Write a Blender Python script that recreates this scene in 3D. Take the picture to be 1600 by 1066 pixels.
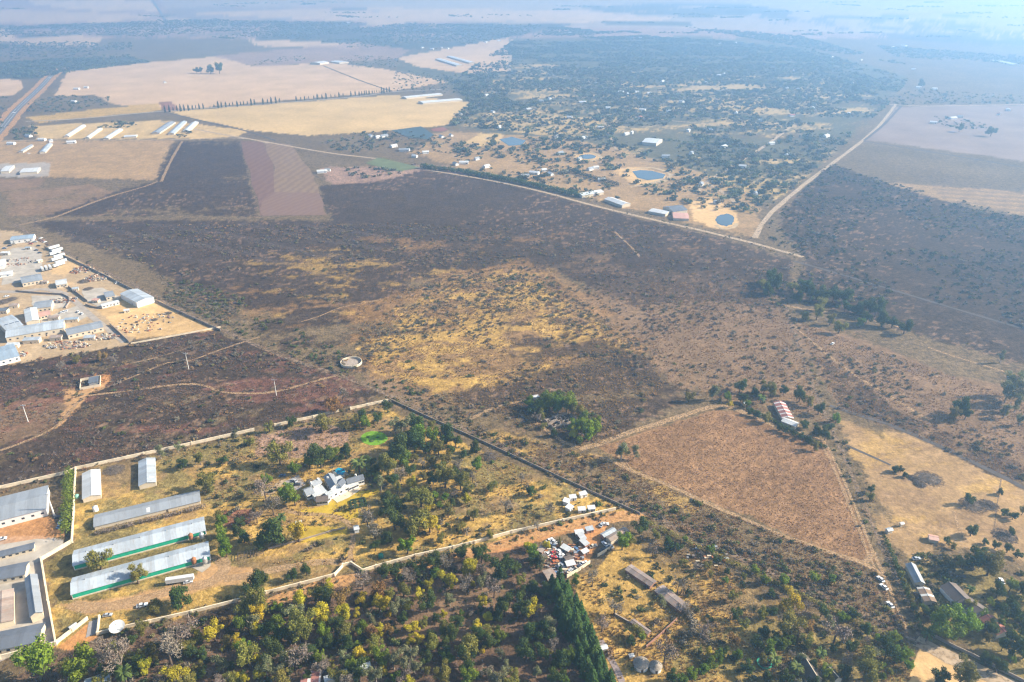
import bpy, bmesh, math, random
import numpy as np
from mathutils import Vector, Matrix

random.seed(11)
rng = np.random.default_rng(11)
for o in list(bpy.data.objects):
    bpy.data.objects.remove(o)
SC = bpy.context.scene
COL = SC.collection
R = math.radians

# ------------------------------------------------------------------ camera
CAMH, PITCH, FPX = 300.0, R(26.2), 1150.0
cam_d = bpy.data.cameras.new('camera')
cam = bpy.data.objects.new('camera', cam_d)
COL.objects.link(cam)
cam.location = (0, 0, CAMH)
cam.rotation_euler = (math.pi / 2 - PITCH, 0, 0)
cam_d.sensor_width = 36.0
cam_d.lens = FPX / 1600 * 36
cam_d.clip_start = 1.0
cam_d.clip_end = 120000
SC.camera = cam

# ------------------------------------------------------------------ sky, sun, exposure
SUN_AZ, SUN_EL = R(84), R(30)
world = bpy.data.worlds.new('World')
SC.world = world
world.use_nodes = True
wn = world.node_tree
wn.nodes.clear()
sky = wn.nodes.new('ShaderNodeTexSky')
sky.sky_type = 'NISHITA'
sky.sun_disc = False
sky.sun_elevation = SUN_EL
sky.sun_rotation = SUN_AZ
sky.air_density = 1.0
sky.dust_density = 2.0
bg = wn.nodes.new('ShaderNodeBackground')
bg.inputs['Strength'].default_value = 0.08
wo = wn.nodes.new('ShaderNodeOutputWorld')
wn.links.new(sky.outputs[0], bg.inputs[0])
wn.links.new(bg.outputs[0], wo.inputs[0])
sd = bpy.data.lights.new('sun', 'SUN')
sd.energy = 5.0
sd.angle = R(0.5)
sd.color = (1.0, 0.90, 0.74)
sun = bpy.data.objects.new('sun', sd)
COL.objects.link(sun)
sdir = Vector((math.sin(SUN_AZ) * math.cos(SUN_EL), math.cos(SUN_AZ) * math.cos(SUN_EL), math.sin(SUN_EL)))
sun.rotation_euler = sdir.to_track_quat('Z', 'Y').to_euler()
sun.location = (0, 0, 500)
SC.view_settings.view_transform = 'Standard'
SC.view_settings.look = 'None'
SC.view_settings.exposure = 1.32
SC.view_settings.gamma = 1
SC.view_settings.use_curve_mapping = False
SC.render.engine = 'CYCLES'
SC.cycles.max_bounces = 5
SC.cycles.diffuse_bounces = 2
SC.cycles.transmission_bounces = 3
SC.cycles.volume_bounces = 2
SC.cycles.use_denoising = True
SC.cycles.filter_width = 1.3

HAZE_DENSITY = 0.000245

# ------------------------------------------------------------------ helpers: photo pixel (1600x1066) to a point of the place
CP, SP = math.cos(PITCH), math.sin(PITCH)
def ray(px, py):
    dx, dy = (px - 800.0) / FPX, (533.0 - py) / FPX
    return Vector((dx, CP + dy * SP, -SP + dy * CP))
def G(px, py, z=0.0):
    d = ray(px, py)
    t = (z - CAMH) / min(d.z, -0.008)
    return Vector((d.x * t, d.y * t, z))
def depth(px, py):
    d = ray(px, py)
    return -CAMH / min(d.z, -0.008)
def pix(x, y, z=0.0):
    v = (x, y, z - CAMH)
    f = v[1] * CP - v[2] * SP
    u = v[1] * SP + v[2] * CP
    return 800 + FPX * v[0] / f, 533 - FPX * u / f

def vnoise(x, y, seed=0):
    x = np.asarray(x, float) + seed * 17.31; y = np.asarray(y, float) + seed * 9.77
    xi = np.floor(x).astype(np.int64); yi = np.floor(y).astype(np.int64)
    fx = x - xi; fy = y - yi
    fx = fx * fx * (3 - 2 * fx); fy = fy * fy * (3 - 2 * fy)
    def h(a, b):
        n = (a * 374761393 + b * 668265263 + seed * 974711) & 0xffffffff
        n = ((n ^ (n >> 13)) * 1274126177) & 0xffffffff
        return ((n ^ (n >> 16)) & 0xffff) / 65535.0
    return (h(xi, yi) * (1 - fx) + h(xi + 1, yi) * fx) * (1 - fy) + (h(xi, yi + 1) * (1 - fx) + h(xi + 1, yi + 1) * fx) * fy
def fbm(x, y, scale, oct=4, seed=0):
    s = np.zeros(np.shape(x)); a = 1.0; t = 0
    x = np.asarray(x, float) / scale; y = np.asarray(y, float) / scale
    for i in range(oct):
        s = s + a * vnoise(x, y, seed + i * 7); t += a
        a *= 0.55; x = x * 2.03; y = y * 2.03
    return s / t
def inpoly(x, y, poly):
    r = np.zeros(np.shape(x), bool)
    n = len(poly)
    for i in range(n):
        x1, y1 = poly[i][0], poly[i][1]; x2, y2 = poly[(i + 1) % n][0], poly[(i + 1) % n][1]
        if y1 == y2: continue
        c = ((y1 > y) != (y2 > y)) & (x < (x2 - x1) * (y - y1) / (y2 - y1) + x1)
        r ^= c
    return r
def sstep(a, b, x):
    t = np.clip((x - a) / (b - a), 0, 1)
    return t * t * (3 - 2 * t)
def hill(x, y):
    """relief: flat farmland close by, low koppies and ridges far off"""
    x = np.asarray(x, float); y = np.asarray(y, float)
    z = np.zeros(np.shape(x))
    def dome(px, py, rx, ry, h):
        c = G(px, py)
        d2 = ((x - c.x) / rx) ** 2 + ((y - c.y) / ry) ** 2
        return h * np.exp(-d2 * 2.2)
    z = z + dome(1130, 74, 1100, 1300, 38) + dome(1250, 52, 1700, 1500, 40) + dome(900, 62, 800, 900, 22)
    z = z + dome(1560, 52, 1500, 1500, 70) + dome(1420, 22, 5000, 2600, 90) + dome(330, 12, 3500, 2500, 60)
    d = np.hypot(x, y)
    up = np.clip(y - 3450, 0, None); ramp = np.minimum(.07 * up * up / (up + 350), 205)
    z = z + sstep(5000, 16000, d) * 150 * fbm(x, y, 6000, 3, 3) + sstep(14000, 30000, d) * 60
    return z * sstep(2300, 3300, d) * .45 + ramp
def drop(x, y):
    """slide points of the flat plan up the far slope, along the line of sight they were read from"""
    x = np.array(x, float); y = np.array(y, float)
    idx = np.where(y >= 3000)[0]
    if not len(idx): return x, y
    fx, fy = x[idx], y[idx]; k = np.ones(len(idx)); todo = np.arange(len(idx))
    for q in np.linspace(.30, 1, 130):
        hit = CAMH * (1 - q) <= hill(fx[todo] * q, fy[todo] * q)
        k[todo[hit]] = q; todo = todo[~hit]
        if not len(todo): break
    x[idx] *= k; y[idx] *= k
    return x, y
def place(p):
    if p.y < 3000: return Vector((p.x, p.y, float(hill(p.x, p.y))))
    x, y = drop(np.array([p.x]), np.array([p.y])); return Vector((float(x[0]), float(y[0]), float(hill(x, y)[0])))

# ------------------------------------------------------------------ materials
MATS = {}
def mat(name, col, rough=0.8, var=0.25, scale=1.0, objvar=0.0, bump=0.0, metal=0.0, trans=0.0, hue=0.0, spec=0.3):
    if name in MATS: return MATS[name]
    m = bpy.data.materials.new(name); m.use_nodes = True
    nt = m.node_tree; N = nt.nodes; L = nt.links; N.clear()
    out = N.new('ShaderNodeOutputMaterial')
    b = N.new('ShaderNodeBsdfPrincipled')
    b.inputs['Roughness'].default_value = rough; b.inputs['Metallic'].default_value = metal
    b.inputs['Specular IOR Level'].default_value = spec
    geo = N.new('ShaderNodeNewGeometry')
    nz = N.new('ShaderNodeTexNoise'); nz.inputs['Scale'].default_value = scale; nz.inputs['Detail'].default_value = 5
    nz.inputs['Roughness'].default_value = 0.62
    L.new(geo.outputs['Position'], nz.inputs['Vector'])
    mr = N.new('ShaderNodeMapRange')
    mr.inputs['From Min'].default_value = 0.25; mr.inputs['From Max'].default_value = 0.75
    mr.inputs['To Min'].default_value = 1 - var; mr.inputs['To Max'].default_value = 1 + var
    L.new(nz.outputs['Fac'], mr.inputs['Value'])
    hs = N.new('ShaderNodeHueSaturation'); hs.inputs['Color'].default_value = (*col, 1)
    L.new(mr.outputs[0], hs.inputs['Value'])
    if objvar or hue:
        oi = N.new('ShaderNodeObjectInfo')
        m2 = N.new('ShaderNodeMapRange'); m2.inputs['To Min'].default_value = 1 - objvar; m2.inputs['To Max'].default_value = 1 + objvar
        L.new(oi.outputs['Random'], m2.inputs['Value'])
        mu = N.new('ShaderNodeMath'); mu.operation = 'MULTIPLY'
        L.new(mr.outputs[0], mu.inputs[0]); L.new(m2.outputs[0], mu.inputs[1]); L.new(mu.outputs[0], hs.inputs['Value'])
        m3 = N.new('ShaderNodeMath'); m3.operation = 'MULTIPLY'; m3.inputs[1].default_value = 7.31
        fr = N.new('ShaderNodeMath'); fr.operation = 'FRACT'
        L.new(oi.outputs['Random'], m3.inputs[0]); L.new(m3.outputs[0], fr.inputs[0])
        m4 = N.new('ShaderNodeMapRange'); m4.inputs['To Min'].default_value = 0.5 - hue; m4.inputs['To Max'].default_value = 0.5 + hue
        L.new(fr.outputs[0], m4.inputs['Value']); L.new(m4.outputs[0], hs.inputs['Hue'])
    L.new(hs.outputs['Color'], b.inputs['Base Color'])
    if bump:
        bp = N.new('ShaderNodeBump'); bp.inputs['Strength'].default_value = 1.0; bp.inputs['Distance'].default_value = bump
        L.new(nz.outputs['Fac'], bp.inputs['Height']); L.new(bp.outputs[0], b.inputs['Normal'])
    if trans:
        tr = N.new('ShaderNodeBsdfTranslucent'); L.new(hs.outputs['Color'], tr.inputs['Color'])
        mx = N.new('ShaderNodeMixShader'); mx.inputs[0].default_value = trans
        L.new(b.outputs[0], mx.inputs[1]); L.new(tr.outputs[0], mx.inputs[2]); L.new(mx.outputs[0], out.inputs[0])
    else:
        L.new(b.outputs[0], out.inputs[0])
    MATS[name] = m
    return m

def sheet_roof(name, col, col2=None, rough=0.45, ribs=1.1, patch=0.12, stripe=None, spec=0.4):
    """profiled metal roof: ribs as fine relief, sheets of slightly different age"""
    if name in MATS: return MATS[name]
    m = bpy.data.materials.new(name); m.use_nodes = True
    nt = m.node_tree; N = nt.nodes; L = nt.links; N.clear()
    out = N.new('ShaderNodeOutputMaterial'); b = N.new('ShaderNodeBsdfPrincipled')
    b.inputs['Roughness'].default_value = rough; b.inputs['Specular IOR Level'].default_value = spec
    tc = N.new('ShaderNodeTexCoord'); sx = N.new('ShaderNodeSeparateXYZ'); L.new(tc.outputs['Object'], sx.inputs[0])
    wv = N.new('ShaderNodeTexWave'); wv.bands_direction = 'X'; wv.inputs['Scale'].default_value = ribs
    L.new(tc.outputs['Object'], wv.inputs['Vector'])
    fl = N.new('ShaderNodeMath'); fl.operation = 'FLOOR'
    ml = N.new('ShaderNodeMath'); ml.operation = 'MULTIPLY'; ml.inputs[1].default_value = 0.31
    L.new(sx.outputs['X'], ml.inputs[0]); L.new(ml.outputs[0], fl.inputs[0])
    wh = N.new('ShaderNodeTexWhiteNoise'); wh.noise_dimensions = '1D'; L.new(fl.outputs[0], wh.inputs['W'])
    nz = N.new('ShaderNodeTexNoise'); nz.inputs['Scale'].default_value = 0.5; nz.inputs['Detail'].default_value = 6
    L.new(tc.outputs['Object'], nz.inputs['Vector'])
    ad = N.new('ShaderNodeMath'); ad.operation = 'ADD'; L.new(wh.outputs['Value'], ad.inputs[0]); L.new(nz.outputs['Fac'], ad.inputs[1])
    mr = N.new('ShaderNodeMapRange'); mr.inputs['From Max'].default_value = 2.0
    mr.inputs['To Min'].default_value = 1 - patch * 1.6; mr.inputs['To Max'].default_value = 1 + patch * 1.6
    L.new(ad.outputs[0], mr.inputs['Value'])
    hs = N.new('ShaderNodeHueSaturation'); L.new(mr.outputs[0], hs.inputs['Value'])
    if stripe:
        mx = N.new('ShaderNodeMix'); mx.data_type = 'RGBA'
        mx.inputs['A'].default_value = (*col, 1); mx.inputs['B'].default_value = (*stripe, 1)
        m5 = N.new('ShaderNodeMath'); m5.operation = 'MULTIPLY'; m5.inputs[1].default_value = 0.19
        f5 = N.new('ShaderNodeMath'); f5.operation = 'FRACT'; g5 = N.new('ShaderNodeMath'); g5.operation = 'GREATER_THAN'; g5.inputs[1].default_value = 0.72
        L.new(sx.outputs['X'], m5.inputs[0]); L.new(m5.outputs[0], f5.inputs[0]); L.new(f5.outputs[0], g5.inputs[0])
        L.new(g5.outputs[0], mx.inputs['Factor']); L.new(mx.outputs['Result'], hs.inputs['Color'])
    else:
        hs.inputs['Color'].default_value = (*col, 1)
    # rust / dirt stains
    n2 = N.new('ShaderNodeTexNoise'); n2.inputs['Scale'].default_value = 0.22; n2.inputs['Detail'].default_value = 8; n2.inputs['Roughness'].default_value = 0.7
    mp = N.new('ShaderNodeMapping'); mp.inputs['Scale'].default_value = (3.2, .5, .5); L.new(tc.outputs['Object'], mp.inputs['Vector']); L.new(mp.outputs[0], n2.inputs['Vector'])
    r2 = N.new('ShaderNodeMapRange'); r2.inputs['From Min'].default_value = 0.48; r2.inputs['From Max'].default_value = 0.72; r2.inputs['To Max'].default_value = 0.6
    L.new(n2.outputs['Fac'], r2.inputs['Value'])
    ms = N.new('ShaderNodeMix'); ms.data_type = 'RGBA'; ms.inputs['B'].default_value = (*(col2 or (0.2, 0.15, 0.1)), 1)
    L.new(r2.outputs[0], ms.inputs['Factor']); L.new(hs.outputs['Color'], ms.inputs['A']); L.new(ms.outputs['Result'], b.inputs['Base Color'])
    bp = N.new('ShaderNodeBump'); bp.inputs['Distance'].default_value = 0.05; bp.inputs['Strength'].default_value = 0.7
    L.new(wv.outputs['Fac'], bp.inputs['Height']); L.new(bp.outputs[0], b.inputs['Normal'])
    L.new(b.outputs[0], out.inputs[0])
    MATS[name] = m
    return m

def ground_mat():
    m = bpy.data.materials.new('veld_ground'); m.use_nodes = True
    nt = m.node_tree; N = nt.nodes; L = nt.links; N.clear()
    out = N.new('ShaderNodeOutputMaterial'); b = N.new('ShaderNodeBsdfPrincipled')
    b.inputs['Roughness'].default_value = 1.0; b.inputs['Specular IOR Level'].default_value = 0.0
    at = N.new('ShaderNodeAttribute'); at.attribute_name = 'soil'
    at2 = N.new('ShaderNodeAttribute'); at2.attribute_name = 'rough'
    geo = N.new('ShaderNodeNewGeometry')
    def noise(sc, det, ro=0.65):
        n = N.new('ShaderNodeTexNoise'); n.inputs['Scale'].default_value = sc; n.inputs['Detail'].default_value = det
        n.inputs['Roughness'].default_value = ro; L.new(geo.outputs['Position'], n.inputs['Vector']); return n
    n1 = noise(0.55, 4); n2 = noise(0.09, 5); n3 = noise(0.012, 4)
    def rng_(n, a, c, f0=0.3, f1=0.7):
        r = N.new('ShaderNodeMapRange'); r.inputs['From Min'].default_value = f0; r.inputs['From Max'].default_value = f1
        r.inputs['To Min'].default_value = a; r.inputs['To Max'].default_value = c
        L.new(n.outputs['Fac'], r.inputs['Value']); return r
    def mul(a, c):
        k = N.new('ShaderNodeMath'); k.operation = 'MULTIPLY'; L.new(a.outputs[0], k.inputs[0]); L.new(c.outputs[0], k.inputs[1]); return k
    n4 = noise(0.22, 8, .78)
    v = mul(mul(rng_(n1, 0.7, 1.3), rng_(n2, 0.75, 1.25)), rng_(n4, 0.42, 1.62, .34, .66))
    # calmer where the ground is mown or bare
    mx = N.new('ShaderNodeMix'); mx.data_type = 'FLOAT'; mx.inputs[2].default_value = 1.0
    L.new(at2.outputs['Fac'], mx.inputs[0]); L.new(v.outputs[0], mx.inputs[3])
    hs = N.new('ShaderNodeHueSaturation'); L.new(at.outputs['Color'], hs.inputs['Color']); L.new(mx.outputs[0], hs.inputs['Value'])
    L.new(hs.outputs['Color'], b.inputs['Base Color'])
    bp = N.new('ShaderNodeBump'); bp.inputs['Distance'].default_value = 0.8
    L.new(at2.outputs['Fac'], bp.inputs['Strength']); L.new(n1.outputs['Fac'], bp.inputs['Height']); L.new(bp.outputs[0], b.inputs['Normal'])
    L.new(b.outputs[0], out.inputs[0])
    return m

# ------------------------------------------------------------------ mesh builders
class MB:
    def __init__(s): s.v = []; s.f = []; s.mi = []
    def add(s, vs, fs, mi=0):
        k = len(s.v); s.v += [tuple(p) for p in vs]; s.f += [tuple(i + k for i in f) for f in fs]; s.mi += [mi] * len(fs); return s
    def box(s, x0, x1, y0, y1, z0, z1, mi=0):
        v = [(x0, y0, z0), (x1, y0, z0), (x1, y1, z0), (x0, y1, z0), (x0, y0, z1), (x1, y0, z1), (x1, y1, z1), (x0, y1, z1)]
        return s.add(v, [(0, 3, 2, 1), (4, 5, 6, 7), (0, 1, 5, 4), (1, 2, 6, 5), (2, 3, 7, 6), (3, 0, 4, 7)], mi)
    def tube(s, p, q, r0, r1, n=6, cap=True, mi=0):
        p = Vector(p); q = Vector(q); d = (q - p)
        if d.length < 1e-6: return s
        d.normalize(); a = d.orthogonal().normalized(); c = d.cross(a)
        vs = []
        for (o, r) in ((p, r0), (q, r1)):
            for i in range(n):
                t = 2 * math.pi * i / n; vs.append(o + a * (r * math.cos(t)) + c * (r * math.sin(t)))
        fs = [(i, (i + 1) % n, n + (i + 1) % n, n + i) for i in range(n)]
        if cap: fs += [tuple(range(n - 1, -1, -1)), tuple(range(n, 2 * n))]
        return s.add(vs, fs, mi)
    def lathe(s, prof, n=24, mi=0, c=(0, 0)):
        vs = []; k = len(prof)
        for (r, z) in prof:
            for i in range(n):
                t = 2 * math.pi * i / n; vs.append((c[0] + r * math.cos(t), c[1] + r * math.sin(t), z))
        fs = [(j * n + i, j * n + (i + 1) % n, (j + 1) * n + (i + 1) % n, (j + 1) * n + i) for j in range(k - 1) for i in range(n)]
        return s.add(vs, fs, mi)
    def prism(s, prof, x0, x1, mi=0):
        """profile in (y,z) swept along x"""
        n = len(prof)
        vs = [(x0, y, z) for y, z in prof] + [(x1, y, z) for y, z in prof]
        fs = [(i, (i + 1) % n, n + (i + 1) % n, n + i) for i in range(n)] + [tuple(range(n - 1, -1, -1)), tuple(range(n, 2 * n))]
        return s.add(vs, fs, mi)
    def mesh(s, name, mats, smooth=False):
        me = bpy.data.meshes.new(name); me.from_pydata(s.v, [], s.f); me.update()
        for m in (mats if isinstance(mats, (list, tuple)) else [mats]): me.materials.append(m)
        me.polygons.foreach_set('material_index', s.mi)
        if smooth: me.polygons.foreach_set('use_smooth', [True] * len(s.f))
        bm = bmesh.new(); bm.from_mesh(me); bmesh.ops.recalc_face_normals(bm, faces=bm.faces); bm.to_mesh(me); bm.free()
        return me
    def build(s, name, mats, parent=None, smooth=False):
        return link(name, s.mesh(name, mats, smooth), parent)

def link(name, data, parent=None, loc=None, rot=None, scl=None):
    o = bpy.data.objects.new(name, data); COL.objects.link(o)
    if parent: o.parent = parent
    if loc is not None: o.location = loc
    if rot is not None: o.rotation_euler = rot
    if scl is not None: o.scale = scl if hasattr(scl, '__len__') else (scl, scl, scl)
    return o
def tag(o, label=None, cat=None, group=None, kind=None):
    if label: o['label'] = label
    if cat: o['category'] = cat
    if group: o['group'] = group
    if kind: o['kind'] = kind
    return o
def thing(name, label, cat, loc=(0, 0, 0), rz=0.0, group=None, scl=None):
    o = link(name, None, None, loc, (0, 0, rz), scl)
    o.empty_display_size = 0.5
    return tag(o, label, cat, group)

# labels counted out from a landmark that one can find in the picture
ORD = ('first second third fourth fifth sixth seventh eighth ninth tenth eleventh twelfth thirteenth fourteenth fifteenth sixteenth '
       'seventeenth eighteenth nineteenth twentieth twenty-first twenty-second twenty-third twenty-fourth twenty-fifth twenty-sixth '
       'twenty-seventh twenty-eighth twenty-ninth thirtieth thirty-first thirty-second thirty-third thirty-fourth thirty-fifth thirty-sixth').split()
LAND = [(184, 975, 'the white satellite dish'), (220, 880, 'the green-sided poultry sheds'), (228, 740, 'the rounded grey shed'),
        (70, 1000, 'the grey-roofed compound'), (520, 760, 'the white mansion'), (584, 685, 'the bright green oval lawn'),
        (548, 890, 'the recessed estate gate'), (880, 868, 'the crowded scrapyard'), (920, 980, 'the tall pine row'),
        (1001, 1037, 'the round thatched hut'), (1390, 930, 'the three parked white cars'), (1500, 935, 'the long brown-roofed farmhouse'),
        (1432, 896, 'the long grey-roofed cottage'), (1285, 1049, 'the dark thatched lodge'), (1194, 1038, 'the green trampoline'),
        (876, 655, 'the roofless ruin'), (1225, 645, 'the striped red-roofed house'), (549, 566, 'the round concrete reservoir'),
        (213, 460, 'the pale steel warehouse'), (90, 400, 'the parked white trailers'), (45, 500, 'the factory with solar panels'),
        (905, 785, 'the cluster of small white huts'), (430, 600, 'the lone veld power mast'), (1330, 480, 'the dark tree belt'),
        (1440, 750, 'the brush heap'), (650, 1040, 'the estate woodland floor'), (500, 1055, 'the striped tin roof below the woodland'),
        (1585, 600, 'the tall pale gum trees'), (1011, 272, 'the blue square dam'), (1133, 344, 'the round blue dam'),
        (918, 244, 'the small oval pond'), (645, 205, 'the dark net-covered field'), (450, 270, 'the striped ploughed field'),
        (230, 205, 'the pale broiler sheds'), (640, 150, 'the cypress avenue'), (40, 170, 'the tarred main road'), (1460, 200, 'the mauve bare field'),
        (1390, 165, 'the fork of the dirt road'), (970, 140, 'the wooded suburb'), (690, 95, 'the distant long white sheds'), (1240, 110, 'the wooded koppie')]
PENDING = []
def later_label(o, desc, px, py): PENDING.append((o, desc, px, py))
def flush_labels():
    pools = {}
    for o, desc, px, py in PENDING:
        k = min(range(len(LAND)), key=lambda i: math.hypot(LAND[i][0] - px, (LAND[i][1] - py) * 1.3))
        pools.setdefault((desc, k), []).append((math.hypot(LAND[k][0] - px, LAND[k][1] - py), o))
    for (desc, k), L_ in pools.items():
        L_.sort(key=lambda t: t[0])
        for i, (d, o) in enumerate(L_):
            if len(L_) == 1: o['label'] = f'{desc} by {LAND[k][2]}'
            else: o['label'] = f'{desc}, {ORD[min(i, len(ORD) - 1)]} out from {LAND[k][2]}'

# ------------------------------------------------------------------ ground sheet with its soils
SOIL = {
    'veld': (0.14, 0.098, 0.052), 'burnt': (0.054, 0.036, 0.024), 'gold': (0.43, 0.265, 0.070), 'straw': (0.34, 0.215, 0.10),
    'tan': (0.50, 0.325, 0.18), 'tangold': (0.50, 0.335, 0.14), 'brown': (0.20, 0.125, 0.070), 'red': (0.20, 0.085, 0.058), 'bush': (0.10, 0.092, 0.055),
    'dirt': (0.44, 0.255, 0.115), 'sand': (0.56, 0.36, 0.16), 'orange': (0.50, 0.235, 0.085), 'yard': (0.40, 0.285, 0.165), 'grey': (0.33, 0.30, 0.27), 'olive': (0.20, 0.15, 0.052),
    'lawn': (0.44, 0.30, 0.035), 'dark': (0.13, 0.08, 0.05), 'mauve': (0.23, 0.165, 0.13), 'pale': (0.34, 0.245, 0.165), 'green': (0.12, 0.13, 0.05),
    'wood': (0.055, 0.058, 0.045), 'rose': (0.30, 0.185, 0.13), 'burntgrass': (0.28, 0.155, 0.060), 'redgrass': (0.215, 0.122, 0.060)}
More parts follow.
